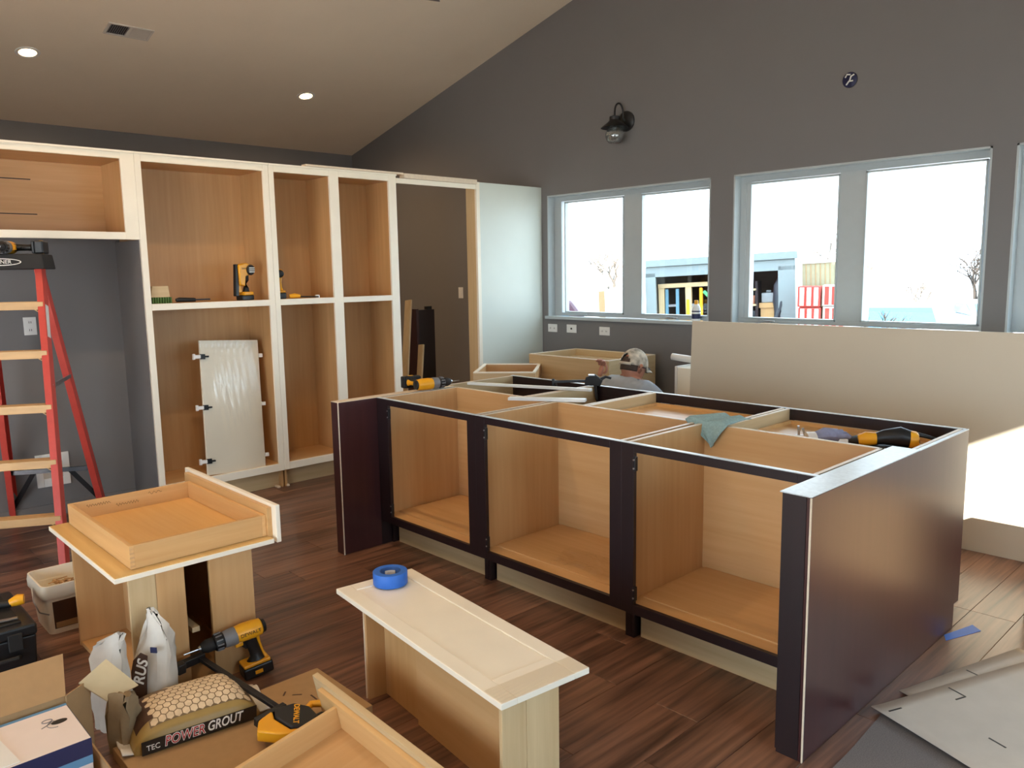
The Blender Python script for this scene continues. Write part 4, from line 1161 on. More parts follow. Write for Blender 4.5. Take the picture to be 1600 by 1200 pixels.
for s in (-1, 1):
    gls.loft([(s * 0.082, -0.03, 0.004), (s * 0.084, 0.02, 0.006), (s * 0.078, 0.095, 0.004)], 0.003, n=6)
    gls.loft([(s * 0.034 + 0.026 * math.cos(t), 0.108, 0.0 + 0.02 * math.sin(t)) for t in [2 * PI * k / 16 for k in range(17)]], 0.0025, n=6)
gls.loft([(-0.01, 0.108, 0.004), (0.01, 0.108, 0.004)], 0.0025, n=6)
build('glasses', place_head(gls), M_black, man)
eyes = MB()
for s in (-1, 1):
    eyes.ell((s * 0.030, 0.0865, 0.006), (0.012, 0.008, 0.008), 12, 8)
build('eyes', place_head(eyes), M_inkwhite, man)
build('lips', place_head(MB().loft([(-0.022, 0.086, -0.058), (0, 0.096, -0.057), (0.022, 0.086, -0.058)], [0.002, 0.005, 0.002], n=8)), plain('lip', '#96584e', 0.5), man)
wt = MB().loft([(-0.318 + 0.036 * math.cos(t), 0.128 + 0.036 * math.sin(t), 0.775) for t in [2 * PI * k / 16 for k in range(17)]], 0.008, n=6)
build('wrist_watch', wt, M_black, man)

# ------------------------------------------------------------------ foreground left: box stand, board and drawer
bs = thing('box_stand', 'upended maple cabinet box carrying the honey drawer, front left', 'cabinet', (-3.31, 1.1, 0))
B = lambda nm, *b, m=M_maple_z, lab=None: build(nm, MB().box(*b), m, bs, world=True, bevel=0.001, label=lab)
B('side_panel', -3.68, -3.664, 0.868, 1.335, 0.0, 0.505)
B('end_board', -2.966, -2.95, 0.868, 0.962, 0.0, 0.505, m=M_pale_z)
B('end_board', -2.967, -2.951, 0.963, 1.068, 0.0, 0.505, m=M_maple_z)
B('end_board', -2.966, -2.95, 1.163, 1.337, 0.0, 0.505, m=M_maple_z)
B('back_panel', -3.664, -2.966, 1.32, 1.336, 0.0, 0.505)
B('bottom_panel', -3.664, -2.966, 0.872, 1.32, 0.0, 0.018, m=M_maple_x)
B('divider', -3.664, -2.966, 1.055, 1.067, 0.018, 0.505, m=M_maple_z)
B('cleat', -3.3, -3.0, 1.10, 1.13, 0.20, 0.22, m=M_pale_x)
tb = thing('board_top', 'cream-edged board lying under the honey drawer on the box stand', 'board', (-3.34, 1.115, 0.506))
build('board', MB().box(-3.77, -2.91, 0.812, 1.418, 0.506, 0.524), M_cream, tb, world=True, bevel=0.002)
build('wood_face', MB().box(-3.766, -2.914, 0.816, 1.414, 0.524, 0.5255), wood('yellow_board_face', '#d2ab6a', '#e0bf82', 'x', 0.4), tb, world=True)
dw = thing('wooden_drawer', 'honey-coloured dovetailed drawer lying on the left box stand', 'drawer', (-3.35, 1.15, 0.526))
D = lambda nm, *b, m=M_honey_x: build(nm, MB().box(*b), m, dw, world=True, bevel=0.0012)
D('side_board', -3.74, -2.962, 0.885, 0.901, 0.5265, 0.614, m=M_honey_x)
D('side_board', -3.74, -2.962, 1.395, 1.411, 0.5265, 0.614, m=M_honey_x)
bk = D('end_board', -3.74, -3.724, 0.901, 1.395, 0.5265, 0.614, m=M_honey_y)
bk2 = D('end_board', -2.978, -2.962, 0.901, 1.395, 0.5265, 0.614, m=M_honey_y)
D('bottom_board', -3.73, -2.97, 0.896, 1.40, 0.533, 0.540, m=wood('drawer_bottom', '#d8a764', '#e2b779', 'x', 0.35))
for k in range(5):
    z = 0.534 + k * 0.016
    build('dovetail', MB().box(-2.9625, -2.9612, 0.8845, 0.9005, z, z + 0.007), M_maple_y, bk2, world=True)
ins = D('inner_front', -3.80, -2.95, 1.4115, 1.432, 0.512, 0.645, m=M_honey_x)
build('cream_face', MB().box(-3.845, -2.915, 1.432, 1.451, 0.503, 0.658), M_cream, dw, world=True, bevel=0.002)
# pencilled scribbles on the inside of the far side
M_pencil = plain('pencil_mark', '#6d4c2a', 0.8)
for (x0, z0, n, sp) in ((0.955, 0.592, 9, 0.011), (1.075, 0.572, 8, 0.012), (1.215, 0.597, 3, 0.02)):
    pts = []
    for k in range(n * 4 + 1):
        pts.append((-3.7236, x0 + sp * k / 4, z0 + 0.007 * math.sin(k * PI / 2 + 0.4 * math.sin(k)) * (0.5 + 0.5 * abs(math.sin(k * 1.7)))))
    build('pencil_scribble', MB().loft(pts, 0.0008, n=5), M_pencil, dw, world=True)

# ------------------------------------------------------------------ foreground centre: white shaker door on a box, blue tape
RT = math.radians(-6.1)
lb = thing('door_trestle_box', 'low maple cabinet box lying under the white shaker door', 'cabinet', (-2.62, 1.518, 0), RT)
L = lambda nm, *b, m=M_maple_z, lab=None: build(nm, MB().box(*b), m, lb, bevel=0.001, label=lab)
L('end_panel', 0.209, 0.222, 0.012, 0.225, 0, 0.346, m=M_maple_z)
L('front_edge', 0.205, 0.210, 0.008, 0.022, 0, 0.346, m=M_edge)
L('end_panel', 1.045, 1.060, 0.012, 0.10, 0, 0.346, m=M_pale_z)
L('end_panel', 1.046, 1.061, 0.101, 0.225, 0, 0.346, m=M_pale_z)
L('back_panel', 0.48, 1.045, 0.070, 0.082, 0, 0.346, m=M_maple_x)
L('inner_panel', 0.222, 0.48, 0.085, 0.097, 0, 0.346, m=M_maple_z)
L('rear_board', 0.222, 1.045, 0.21, 0.225, 0, 0.346, m=M_maple_x)
sdr = thing('shaker_door', 'white shaker cabinet door laid flat as a work surface, front centre', 'door', (-2.62, 1.518, 0.347), RT)
DL, DWD = 1.075, 0.337
Sx = lambda nm, *b: build(nm, MB().box(*b), M_cream, sdr, bevel=0.0022)
Sx('stile', 0, DL, 0, 0.058, 0, 0.020); Sx('stile', 0, DL, DWD - 0.058, DWD, 0, 0.020)
Sx('rail', 0, 0.058, 0.058, DWD - 0.058, 0, 0.020); Sx('rail', DL - 0.13, DL, 0.058, DWD - 0.058, 0, 0.020)
Sx('centre_panel', 0.058, DL - 0.13, 0.058, DWD - 0.058, 0.002, 0.0160)
def film3(u_, v_):
    return (DL - 0.09 + 0.095 * u_, 0.004 + (DWD - 0.008) * v_, 0.0215 + 0.0025 * abs(math.sin(19 * u_ + 9 * v_)) * (u_ ** 2))
build('plastic_wrap', MB().grid(film3, 30, 30), M_film, sdr)
tp = thing('tape_roll', 'roll of blue painter tape standing on the white shaker door', 'tape', (-2.515, 1.700, 0.3675))
build('tape', MB().rings([[(r * math.cos(2 * PI * k / 48), r * math.sin(2 * PI * k / 48), z) for k in range(48)] for r, z in ((0.042, 0.0), (0.066, 0.0), (0.0675, 0.002), (0.0675, 0.049), (0.066, 0.051), (0.042, 0.051), (0.042, 0.0))], False, False), M_blue_tape, tp)
build('cardboard_core', MB().rings([[(r * math.cos(2 * PI * k / 40), r * math.sin(2 * PI * k / 40), z) for k in range(40)] for r, z in ((0.0385, 0.001), (0.0418, 0.001), (0.0418, 0.050), (0.0385, 0.050), (0.0385, 0.001))], False, False), plain('printed_core', '#39609e', 0.6), tp)
build('core_label', MB().grid(lambda u_, v_: (0.0383 * math.cos(2.0 + 1.1 * u_), 0.0383 * math.sin(2.0 + 1.1 * u_), 0.012 + 0.026 * v_), 8, 1), M_white, tp, solid=0.0006)

# ------------------------------------------------------------------ foreground bottom: flat carton, grout bag, bags, clamp, drawer
fc = thing('flat_carton', 'flat tan carton lying on the floor under the grout bag', 'carton', (-2.5, 1.08, 0))
build('carton_body', MB().box(-2.69, -2.30, 0.70, 1.458, 0.0, 0.038), M_card, fc, world=True, bevel=0.002)
for (x_, y_, a, l) in ((-2.56, 1.30, 0.9, 0.035), (-2.50, 1.335, 0.0, 0.045), (-2.60, 1.27, 2.4, 0.03)):
    build('slot', MB().bar((x_ - l / 2 * math.cos(a), y_ - l / 2 * math.sin(a), 0.0382), (x_ + l / 2 * math.cos(a), y_ + l / 2 * math.sin(a), 0.0382), 0.006, 0.0006), M_brownprint, fc, world=True)

gbag = thing('grout_bag', 'gold bag of grout with a hexagon tile picture lying on the flat carton', 'bag', (-2.540, 0.935, 0.0388), math.radians(82.2))
GA, GD = 0.205, 0.265
def gwall(x): return 0.012 + 0.054 * (1 - min(1, abs(x) / GA) ** 6)
def gtop(x, y):
    a = max(0.0, 1 - (abs(x) / GA) ** 4); b_ = max(0.0, 1 - abs((y - GD / 2) / (GD / 2)) ** 2.6)
    wr = 0.004 * math.sin(60 * x + 9 * y) * max(0, (x - 0.03) / GA) + 0.0035 * math.sin(85 * x - 50 * y) * max(0, (x - 0.06) / GA)
    return gwall(x) + 0.050 * (a ** 0.6) * b_ + wr * b_
gm = MB()
NX, NY = 44, 26
rs = []
for i in range(NX + 1):
    x = -GA + 2 * GA * i / NX
    pin = 0.012 * (1 - 1) + 0.02 * (abs(x) / GA) ** 6
    ring = [(x, pin, 0.0), (x, pin - 0.002, gwall(x) * 0.5)]
    for j in range(NY + 1):
        y = pin + (GD - 2 * pin) * j / NY
        ring.append((x, y, gtop(x, y)))
    ring += [(x, GD - pin + 0.003, gwall(x) * 0.5), (x, GD - pin, 0.0)]
    rs.append(ring)
gm.rings(rs)
build('bag_body', gm, M_bag, gbag, ang=1.2)
build('sealed_end', MB().grid(lambda u_, v_: (-GA - 0.035 * u_, 0.02 + (GD - 0.04) * v_, 0.006 + 0.008 * u_ * math.sin(14 * v_) + 0.008 * u_), 6, 20), M_paper, gbag, solid=0.004)
build('sealed_end', MB().grid(lambda u_, v_: (GA + 0.045 * u_, 0.02 + (GD - 0.04) * v_, 0.008 + 0.012 * u_ * math.sin(11 * v_) + 0.002), 6, 20), M_paper, gbag, solid=0.004)
bd = MB().prism([(-0.185, 0.004), (0.185, 0.004), (0.188, 0.052), (-0.185, 0.050)], -0.0042, -0.0026)
band = build('dark_band', bd, M_bagdark, gbag)
TX = lambda x, z: frame3((x, -0.0046, z), (1, 0, 0), (0, 0, 1))
text('printed_word', 'POWER', 0.047, M_inkwhite, gbag, TX(-0.052, 0.029), shear=0.18, sx=0.78, bold=0.0022)
text('printed_word', 'POWER', 0.047, M_redprint, gbag, TX(-0.052, 0.029) @ Matrix.Translation((0, 0, 0.0008)), shear=0.18, sx=0.78)
text('printed_word', 'GROUT', 0.047, M_inkwhite, gbag, TX(0.078, 0.030), shear=0.22, sx=0.72, bold=0.0008)
text('printed_word', 'TEC', 0.026, M_inkwhite, gbag, TX(-0.150, 0.024), sx=0.9)
# hexagon tile picture printed on the top
tl = MB(); gr = MB()
R_ = 0.0145
def hexring(cx, cy, r, lift):
    return [(cx + r * math.cos(PI / 6 + k * PI / 3), cy + r * math.sin(PI / 6 + k * PI / 3), gtop(cx + r * math.cos(PI / 6 + k * PI / 3), cy + r * math.sin(PI / 6 + k * PI / 3)) + lift) for k in range(6)]
row = 0
y = 0.035
while y < 0.235:
    x = -0.135 + (R_ * 0.87 if row % 2 else 0)
    while x < 0.175:
        if not (x < -0.06 and y > 0.17):
            ring = hexring(x, y, R_ * 0.88, 0.0016)
            c_ = (x, y, gtop(x, y) + 0.0020)
            tl.add(ring + [c_], [(k, (k + 1) % 6, 6) for k in range(6)])
        x += R_ * 1.74
    y += R_ * 1.5; row += 1
build('printed_tiles', tl, M_tile, gbag, stuff=True)
build('printed_tile_ground', MB().grid(lambda u_, v_: (-0.15 + 0.335 * u_, 0.022 + 0.225 * v_, gtop(-0.15 + 0.335 * u_, 0.022 + 0.225 * v_) + 0.0008), 40, 26), M_grout, gbag)
build('printed_panel', MB().grid(lambda u_, v_: (-0.19 + 0.055 * u_, 0.05 + 0.19 * v_, gtop(-0.19 + 0.055 * u_, 0.05 + 0.19 * v_) + 0.0012), 10, 20), M_brownprint, gbag)

def paper_bag(name, label, loc, rot, secs, mat=M_paper):
    """secs: (z, half width, half depth, shift x, shift y)"""
    t = thing(name, label, 'bag', loc, rot)
    rs = []
    for (z, a, b_, sx, sy) in secs:
        ring = []
        for k in range(32):
            q = 2 * PI * k / 32
            cx, sy_ = math.cos(q), math.sin(q)
            e = 0.5
            px = a * math.copysign(abs(cx) ** e, cx); py = b_ * math.copysign(abs(sy_) ** e, sy_)
            crk = 0.0055 * math.sin(5 * q + 40 * z) + 0.004 * math.sin(9 * q - 70 * z) + 0.003 * math.sin(14 * q + 95 * z)
            ring.append((sx + px + crk, sy + py + crk * 0.7, z + 0.006 * math.sin(3 * q) * (z > 0.05)))
        rs.append(ring)
    build('bag_body', MB().rings(rs), mat, t, ang=0.9)
    return t
# local -y faces the camera
pb2 = paper_bag('paper_bag', 'taller white paper bag standing beside the box stand, dark slanted letters', (-2.855, 0.905, 0.0), math.radians(38),
                [(0, 0.065, 0.04, 0, 0), (0.05, 0.068, 0.045, 0, 0), (0.15, 0.066, 0.045, 0, 0), (0.24, 0.062, 0.038, 0.004, 0.004), (0.30, 0.050, 0.022, 0.012, 0.008), (0.345, 0.035, 0.012, 0.012, 0.01), (0.385, 0.012, 0.006, -0.002, 0.012), (0.40, 0.005, 0.003, -0.006, 0.012)])
build('brown_print', MB().prism([(-0.058, 0.02), (-0.012, 0.02), (0.012, 0.255), (-0.014, 0.265), (-0.044, 0.235), (-0.056, 0.19)], -0.0545, -0.052), M_brownprint, pb2)
text('printed_word', 'RUS', 0.055, M_inkwhite, pb2, frame3((-0.016, -0.0550, 0.195), (0.28, 0, 1), (-1, 0, 0.28)), bold=0.0012)
build('blue_mark', MB().box(0.022, 0.046, -0.0500, -0.046, 0.265, 0.285), M_navy, pb2)
pb1 = paper_bag('paper_bag', 'shorter white paper bag with folded top, left of the taller one', (-2.885, 0.765, 0.0), math.radians(30),
                [(0, 0.06, 0.035, 0, 0), (0.1, 0.062, 0.04, 0, 0), (0.20, 0.06, 0.034, 0, 0), (0.26, 0.062, 0.018, -0.006, 0.006), (0.30, 0.055, 0.008, -0.004, 0.01), (0.325, 0.034, 0.006, 0.02, 0.012), (0.350, 0.010, 0.003, 0.046, 0.012)])
build('brown_print', MB().prism([(-0.01, 0.18), (0.035, 0.215), (0.04, 0.235), (0.0, 0.205)], -0.041, -0.030), M_brownprint, pb1)
pb3 = paper_bag('paper_bag', 'brown paper bag with a tan flap, beside the open carton', (-2.705, 0.745, 0.0), math.radians(30),
                [(0, 0.042, 0.034, 0, 0), (0.06, 0.044, 0.036, 0, 0), (0.14, 0.043, 0.034, 0, 0), (0.19, 0.040, 0.028, 0, 0), (0.21, 0.036, 0.016, 0, 0)], mat=plain('tan_bag_paper', '#8f7a5c', 0.7, var=0.2, nscale=20, bump=0.4))
build('tan_flap', MB().hexa([(-2.760, 0.635, 0.262), (-2.720, 0.705, 0.186), (-2.698, 0.798, 0.216), (-2.750, 0.720, 0.318)], [(-2.757, 0.635, 0.266), (-2.717, 0.705, 0.190), (-2.695, 0.798, 0.220), (-2.747, 0.720, 0.322)]), plain('tan_flap_paper', '#cdb48a', 0.7, var=0.06), pb3, world=True)

oc = thing('open_carton', 'open brown cardboard carton with raised flaps, bottom left corner', 'carton', (-2.5, 0.4, 0))
K = lambda nm, lo, hi: build(nm, MB().hexa(lo, hi), M_card, oc, world=True)
def vpanel(nm, p, q, z0, z1, th=0.005):
    d = Vector((q[0] - p[0], q[1] - p[1], 0)).normalized(); n_ = Vector((-d.y, d.x, 0)) * th
    lo = [(p[0], p[1], z0), (q[0], q[1], z0), (q[0] + n_.x, q[1] + n_.y, z0), (p[0] + n_.x, p[1] + n_.y, z0)]
    return K(nm, lo, [(a, b_, z1) for a, b_, _ in lo])
vpanel('side_wall', (-2.715, 0.15), (-2.715, 0.585), 0.0, 0.258)
vpanel('side_wall', (-2.715, 0.60), (-2.15, 0.60), 0.0, 0.17)
vpanel('side_wall', (-2.15, 0.15), (-2.15, 0.60), 0.0, 0.17)
vpanel('side_wall', (-2.715, 0.15), (-2.15, 0.15), 0.0, 0.17)
vpanel('corner_flap', (-2.705, 0.585), (-2.765, 0.668), 0.0, 0.262)
K('carton_floor', [(-2.71, 0.15, 0.0), (-2.15, 0.15, 0.0), (-2.15, 0.60, 0.0), (-2.71, 0.60, 0.0)], [(-2.71, 0.15, 0.006), (-2.15, 0.15, 0.006), (-2.15, 0.60, 0.006), (-2.71, 0.60, 0.006)])
K('long_flap', [(-2.718, 0.16, 0.256), (-2.713, 0.16, 0.259), (-2.713, 0.585, 0.259), (-2.718, 0.585, 0.256)], [(-2.84, 0.14, 0.343), (-2.835, 0.14, 0.347), (-2.835, 0.615, 0.347), (-2.84, 0.615, 0.343)])
wbx = thing('appliance_box', 'white and navy printed box standing inside the open carton', 'box', (-2.55, 0.4, 0.007))
build('box_body', MB().box(-2.695, -2.432, 0.22, 0.578, 0.007, 0.243), M_boxwhite, wbx, world=True, bevel=0.001)
build('blue_border', MB().box(-2.696, -2.682, 0.22, 0.579, 0.232, 0.2436), M_boxblue, wbx, world=True)
build('navy_band', MB().box(-2.4325, -2.4312, 0.22, 0.5785, 0.19, 0.2425).box(-2.696, -2.4312, 0.578, 0.5795, 0.19, 0.2425), M_navy, wbx, world=True)
build('blue_band', MB().box(-2.4325, -2.4312, 0.22, 0.5785, 0.165, 0.19), M_boxblue, wbx, world=True)
pic = MB().loft([(-2.592, 0.535, 0.2437), (-2.592, 0.535, 0.2443)], [0.022, 0.022], n=24, up=(1, 0, 0), squash=0.6)
build('printed_device', pic, M_ink, wbx, world=True)
build('printed_loop', MB().loft([(-2.618 + 0.010 * math.cos(t), 0.508 + 0.014 * math.sin(t), 0.2438) for t in [2 * PI * k / 20 for k in range(21)]], 0.0014, n=5).loft([(-2.585 + 0.022 * math.cos(t), 0.525 + 0.024 * math.sin(t), 0.2438) for t in [2 * PI * k / 24 for k in range(12, 25)]], 0.0010, n=5).bar((-2.60, 0.515, 0.2438), (-2.583, 0.485, 0.2438), 0.003, 0.0008), M_grey, wbx, world=True)
wn = tag(build('white_leaflet', MB().hexa([(-2.66, 0.23, 0.2445), (-2.44, 0.23, 0.2445), (-2.44, 0.40, 0.2445), (-2.66, 0.375, 0.2445)], [(-2.66, 0.23, 0.2465), (-2.44, 0.23, 0.2465), (-2.44, 0.40, 0.2465), (-2.66, 0.375, 0.2465)]), M_white), 'white folded leaflet on the printed box, picture corner', 'leaflet')

cp = thing('trigger_clamp', 'black and yellow trigger clamp lying across the grout bag', 'clamp', (-2.325, 1.175, 0.082), (0, math.radians(7), math.radians(11)))
build('bar', MB().box(-0.56, -0.03, -0.011, 0.011, 0.0, 0.014), M_dkmetal, cp, bevel=0.002)
build('body', MB().prism([(-0.085, -0.028), (-0.062, 0.036), (-0.01, 0.060), (0.052, 0.046), (0.064, -0.012), (0.034, -0.052), (-0.045, -0.054)], -0.014, 0.028, 'xy'), M_rubber, cp, bevel=0.005)
build('shell', MB().prism([(-0.092, -0.032), (-0.045, -0.058), (0.034, -0.056), (0.066, -0.014), (0.07, -0.05), (0.02, -0.10), (-0.035, -0.135), (-0.075, -0.10)], -0.018, 0.022, 'xy'), M_yellow, cp, bevel=0.005)
build('grip', MB().loft([(-0.02, 0.055, 0.008), (-0.03, 0.085, 0.012), (-0.005, 0.112, 0.014), (0.04, 0.128, 0.012), (0.06, 0.115, 0.01)], [0.013, 0.012, 0.013, 0.014, 0.012], n=12), M_yellow, cp)
build('trigger', MB().loft([(0.03, 0.05, 0.006), (0.035, 0.075, 0.008), (0.06, 0.095, 0.008)], [0.010, 0.010, 0.008], n=10), M_black, cp)
text('brand_lettering', 'DEWALT', 0.026, M_yellow, cp, frame3((-0.008, 0.002, 0.0285), (0.75, -0.66, 0), (0.66, 0.75, 0)), bold=0.0006)
build('fixed_jaw', MB().box(-0.57, -0.545, -0.10, 0.018, -0.008, 0.022).box(-0.556, -0.53, -0.10, -0.07, -0.012, 0.026), M_black, cp, bevel=0.003)
build('moving_jaw', MB().box(-0.10, -0.078, -0.10, 0.02, -0.008, 0.022), M_black, cp, bevel=0.003)

fd = thing('shallow_drawer', 'tilted maple drawer with pale front rail, at the bottom edge', 'drawer', (-2.385, 1.300, 0.046), (math.radians(11), math.radians(0), math.radians(-2)))
FW, FD = 0.84, 0.55
build('front_rail', MB().box(0, FW, 0.0, 0.022, 0.0, 0.148), M_pale_x, fd, bevel=0.002)
build('inner_front', MB().box(0.06, FW - 0.06, -0.018, 0.0, 0.012, 0.126), M_honey_x, fd, bevel=0.001)
build('side_board', MB().box(0.17, 0.186, -FD, -0.018, 0.012, 0.112), M_honey_y, fd, bevel=0.001)
build('side_board', MB().box(FW - 0.096, FW - 0.08, -FD, -0.018, 0.012, 0.112), M_honey_y, fd, bevel=0.001)
build('back_board', MB().box(0.186, FW - 0.096, -FD, -FD + 0.016, 0.012, 0.112), M_honey_x, fd, bevel=0.001)
build('bottom_board', MB().box(0.18, FW - 0.09, -FD + 0.01, -0.018, 0.024, 0.031), M_maple_y, fd)

# bucket and toolbox at the left edge
bk_ = thing('square_bucket', 'square white pail of wood shims behind the left box stand', 'bucket', (-3.985, 0.895, 0))
def rr(hx, hy, z, rad, inset=0.0):
    out = []
    for (cx, cy, a0) in ((hx - rad, hy - rad, 0), (-hx + rad, hy - rad, PI / 2), (-hx + rad, -hy + rad, PI), (hx - rad, -hy + rad, 1.5 * PI)):
        for k in range(5):
            a = a0 + PI / 2 * k / 4
            out.append((cx + rad * math.cos(a), cy + rad * math.sin(a), z))
    return out
build('pail', MB().rings([rr(0.115, 0.095, 0, 0.025), rr(0.132, 0.112, 0.18, 0.03), rr(0.126, 0.106, 0.18, 0.03), rr(0.110, 0.09, 0.006, 0.025)], True, True), M_cream, bk_)
build('rim_band', MB().rings([rr(0.136, 0.116, 0.168, 0.03), rr(0.141, 0.121, 0.176, 0.03), rr(0.142, 0.122, 0.205, 0.03), rr(0.138, 0.118, 0.232, 0.03), rr(0.131, 0.111, 0.232, 0.03), rr(0.127, 0.107, 0.172, 0.03)], False, False), M_cream, bk_, ang=0.9)
lbm = MB().hexa([(0.1175, -0.075, 0.025), (0.119, -0.075, 0.025), (0.119, 0.085, 0.025), (0.1175, 0.085, 0.025)], [(0.130, -0.08, 0.155), (0.1315, -0.08, 0.155), (0.1315, 0.09, 0.155), (0.130, 0.09, 0.155)])
lbo = build('paper_label', lbm, M_brownprint, bk_)
build('label_stripe', MB().hexa([(0.1195, -0.07, 0.028), (0.121, -0.07, 0.028), (0.121, 0.08, 0.028), (0.1195, 0.08, 0.028)], [(0.1225, -0.07, 0.055), (0.124, -0.07, 0.055), (0.124, 0.08, 0.055), (0.1225, 0.08, 0.055)]), M_card, lbo)
sm = MB()
for k in range(34):
    a = random.uniform(-0.8, 0.8); cx, cy = random.uniform(-0.07, 0.08), random.uniform(-0.06, 0.06)
    l = 0.04
    sm.bar((cx - l * math.cos(a), cy - l * math.sin(a) * 0.6, 0.165 + random.uniform(0, 0.02)), (cx + l * math.cos(a), cy + l * math.sin(a) * 0.6, 0.18 + random.uniform(0, 0.028)), 0.008, 0.004)
build('wood_shims', sm, M_maple_x, bk_, stuff=True)
build('handle', MB().loft([(0.0, -0.128, 0.20), (0.05, -0.135, 0.15), (0.12, -0.13, 0.12), (0.15, -0.10, 0.11)], 0.003, n=6), M_metal, bk_)

tbx = thing('toolbox', 'black plastic toolbox loaded with hand tools at the left edge', 'toolbox', (-3.72, 0.52, 0))
build('case', MB().hexa([(-3.93, 0.30, 0), (-3.51, 0.30, 0), (-3.51, 0.668, 0), (-3.93, 0.668, 0)], [(-3.95, 0.29, 0.175), (-3.50, 0.29, 0.175), (-3.50, 0.675, 0.175), (-3.95, 0.675, 0.175)]), M_black, tbx, world=True, bevel=0.006)
build('lid', MB().box(-3.955, -3.495, 0.285, 0.68, 0.176, 0.222), M_black, tbx, world=True, bevel=0.01)
build('lid_rim', MB().box(-3.90, -3.54, 0.33, 0.635, 0.222, 0.228), M_rubber, tbx, world=True, bevel=0.003)
build('latch', MB().box(-3.497, -3.488, 0.575, 0.625, 0.13, 0.20), M_rubber, tbx, world=True, bevel=0.003)
build('handle', MB().loft([(-3.50, 0.44, 0.10), (-3.47, 0.45, 0.11), (-3.47, 0.60, 0.11), (-3.50, 0.61, 0.10)], 0.009, n=8), M_rubber, tbx, world=True)
hp = thing('hand_plane', 'black and yellow grip tool lying on the toolbox', 'tool', (-3.72, 0.60, 0.2285), math.radians(70))
build('body', MB().loft([(-0.10, 0, 0.02), (-0.03, 0, 0.025), (0.04, 0, 0.022)], [0.014, 0.02, 0.016], n=12), M_black, hp)
build('grip', MB().loft([(0.035, 0, 0.024), (0.065, 0, 0.034), (0.085, 0, 0.034)], [0.016, 0.024, 0.02], n=12), M_yellow, hp)
hp.name = 'gripping_tool'; WM[hp.name] = WM['hand_plane']
pr_ = thing('tin_snips', 'grey metal pry tool lying along the toolbox lid', 'tool', (-3.58, 0.55, 0.2285), math.radians(78))
build('shaft', MB().bar((-0.14, 0, 0.008), (0.08, 0, 0.008), 0.02, 0.008), M_metal, pr_, bevel=0.002)
build('handle', MB().loft([(-0.2, 0, 0.014), (-0.13, 0, 0.016)], [0.012, 0.014], n=10), M_rubber, pr_)
pr_.name = 'pry_bar'; WM[pr_.name] = WM['tin_snips']

# ------------------------------------------------------------------ floor at the right: drop cloth, cardboard, tape
dp = MB().prism([(-1.03, 1.75), (0.9, 1.75), (0.9, 2.95), (-0.82, 2.95), (-1.02, 2.74), (-1.005, 2.45), (-1.0, 2.1)], 0.0, 0.004, 'xy')
tag(build('drop_cloth', dp, M_drop), 'grey speckled drop cloth on the floor at the lower right', 'drop cloth')
def sheet(label, loc, rot, wdt, ln, z):
    t = thing('cardboard_sheet', label, 'cardboard', loc, rot, 'cardboard sheets on the floor')
    def f(u_, v_):
        return (wdt * u_, ln * v_, z + 0.004 * (1 + math.sin(5 * u_ + 3 * v_)) * 0.5 + 0.012 * max(0, 0.06 - v_) * 5)
    build('sheet', MB().grid(f, 16, 16), M_card_grey, t, solid=0.003)
    for (a, b_, c_, d_) in ((0.05, 0.03, 0.05, 0.09), (0.02, 0.36, 0.09, 0.36), (0.09, 0.36, 0.09, 0.31), (0.30, 0.2, 0.36, 0.2), (0.16, 0.62, 0.16, 0.70)):
        p, q = f(a / wdt, b_ / ln), f(c_ / wdt, d_ / ln)
        build('slot', MB().bar((p[0], p[1], p[2] + 0.002), (q[0], q[1], q[2] + 0.002), 0.006, 0.001), M_ink, t)
    return t
# local x runs along the lower-left edge, y along the upper-left edge
sheet('upper grey cardboard sheet lying on the floor right of the island', (-1.055, 2.73, 0.0), math.radians(-21), 0.85, 0.86, 0.0150)
sheet('lower grey cardboard sheet peeking out under the other one by the island', (-1.035, 2.93, 0.0), math.radians(-17), 0.9, 0.72, 0.0045)
tag(build('tape_piece', MB().hexa([(-1.06, 3.50, 0.0005), (-0.985, 3.70, 0.0005), (-1.03, 3.74, 0.0005), (-1.083, 3.55, 0.0005)], [(-1.06, 3.50, 0.002), (-0.985, 3.70, 0.002), (-1.03, 3.74, 0.002), (-1.083, 3.55, 0.002)]), M_blue_tape), 'strip of blue tape stuck on the floor by the end panel corner', 'tape')
ctn = thing('shade_carton', 'added unseen carton right of the island that shades the foot of the cream sheet', 'carton', (-0.55, 4.15, 0))  # unseen carton, added to cut the sun patch along its lower edge
build('carton_body', MB().box(-0.90, -0.20, 4.0, 4.25, 0, 0.43), M_card, ctn, world=True, bevel=0.002)
build('tape_seam', MB().box(-0.90, -0.20, 4.10, 4.15, 0.43, 0.4308), M_bag, ctn, world=True)

# ------------------------------------------------------------------ outdoors
GZ = -0.75
og = MB().grid(lambda u_, v_: (-60 + 100 * u_, -40 + 120 * v_, GZ + 0.1 * math.sin(9 * u_) * math.sin(7 * v_) * v_), 40, 40)
o_ = build('ground', og, plain('pale_gravel', '#b5afa6', 0.9, var=0.15, nscale=1.5), None); o_['kind'] = 'structure'

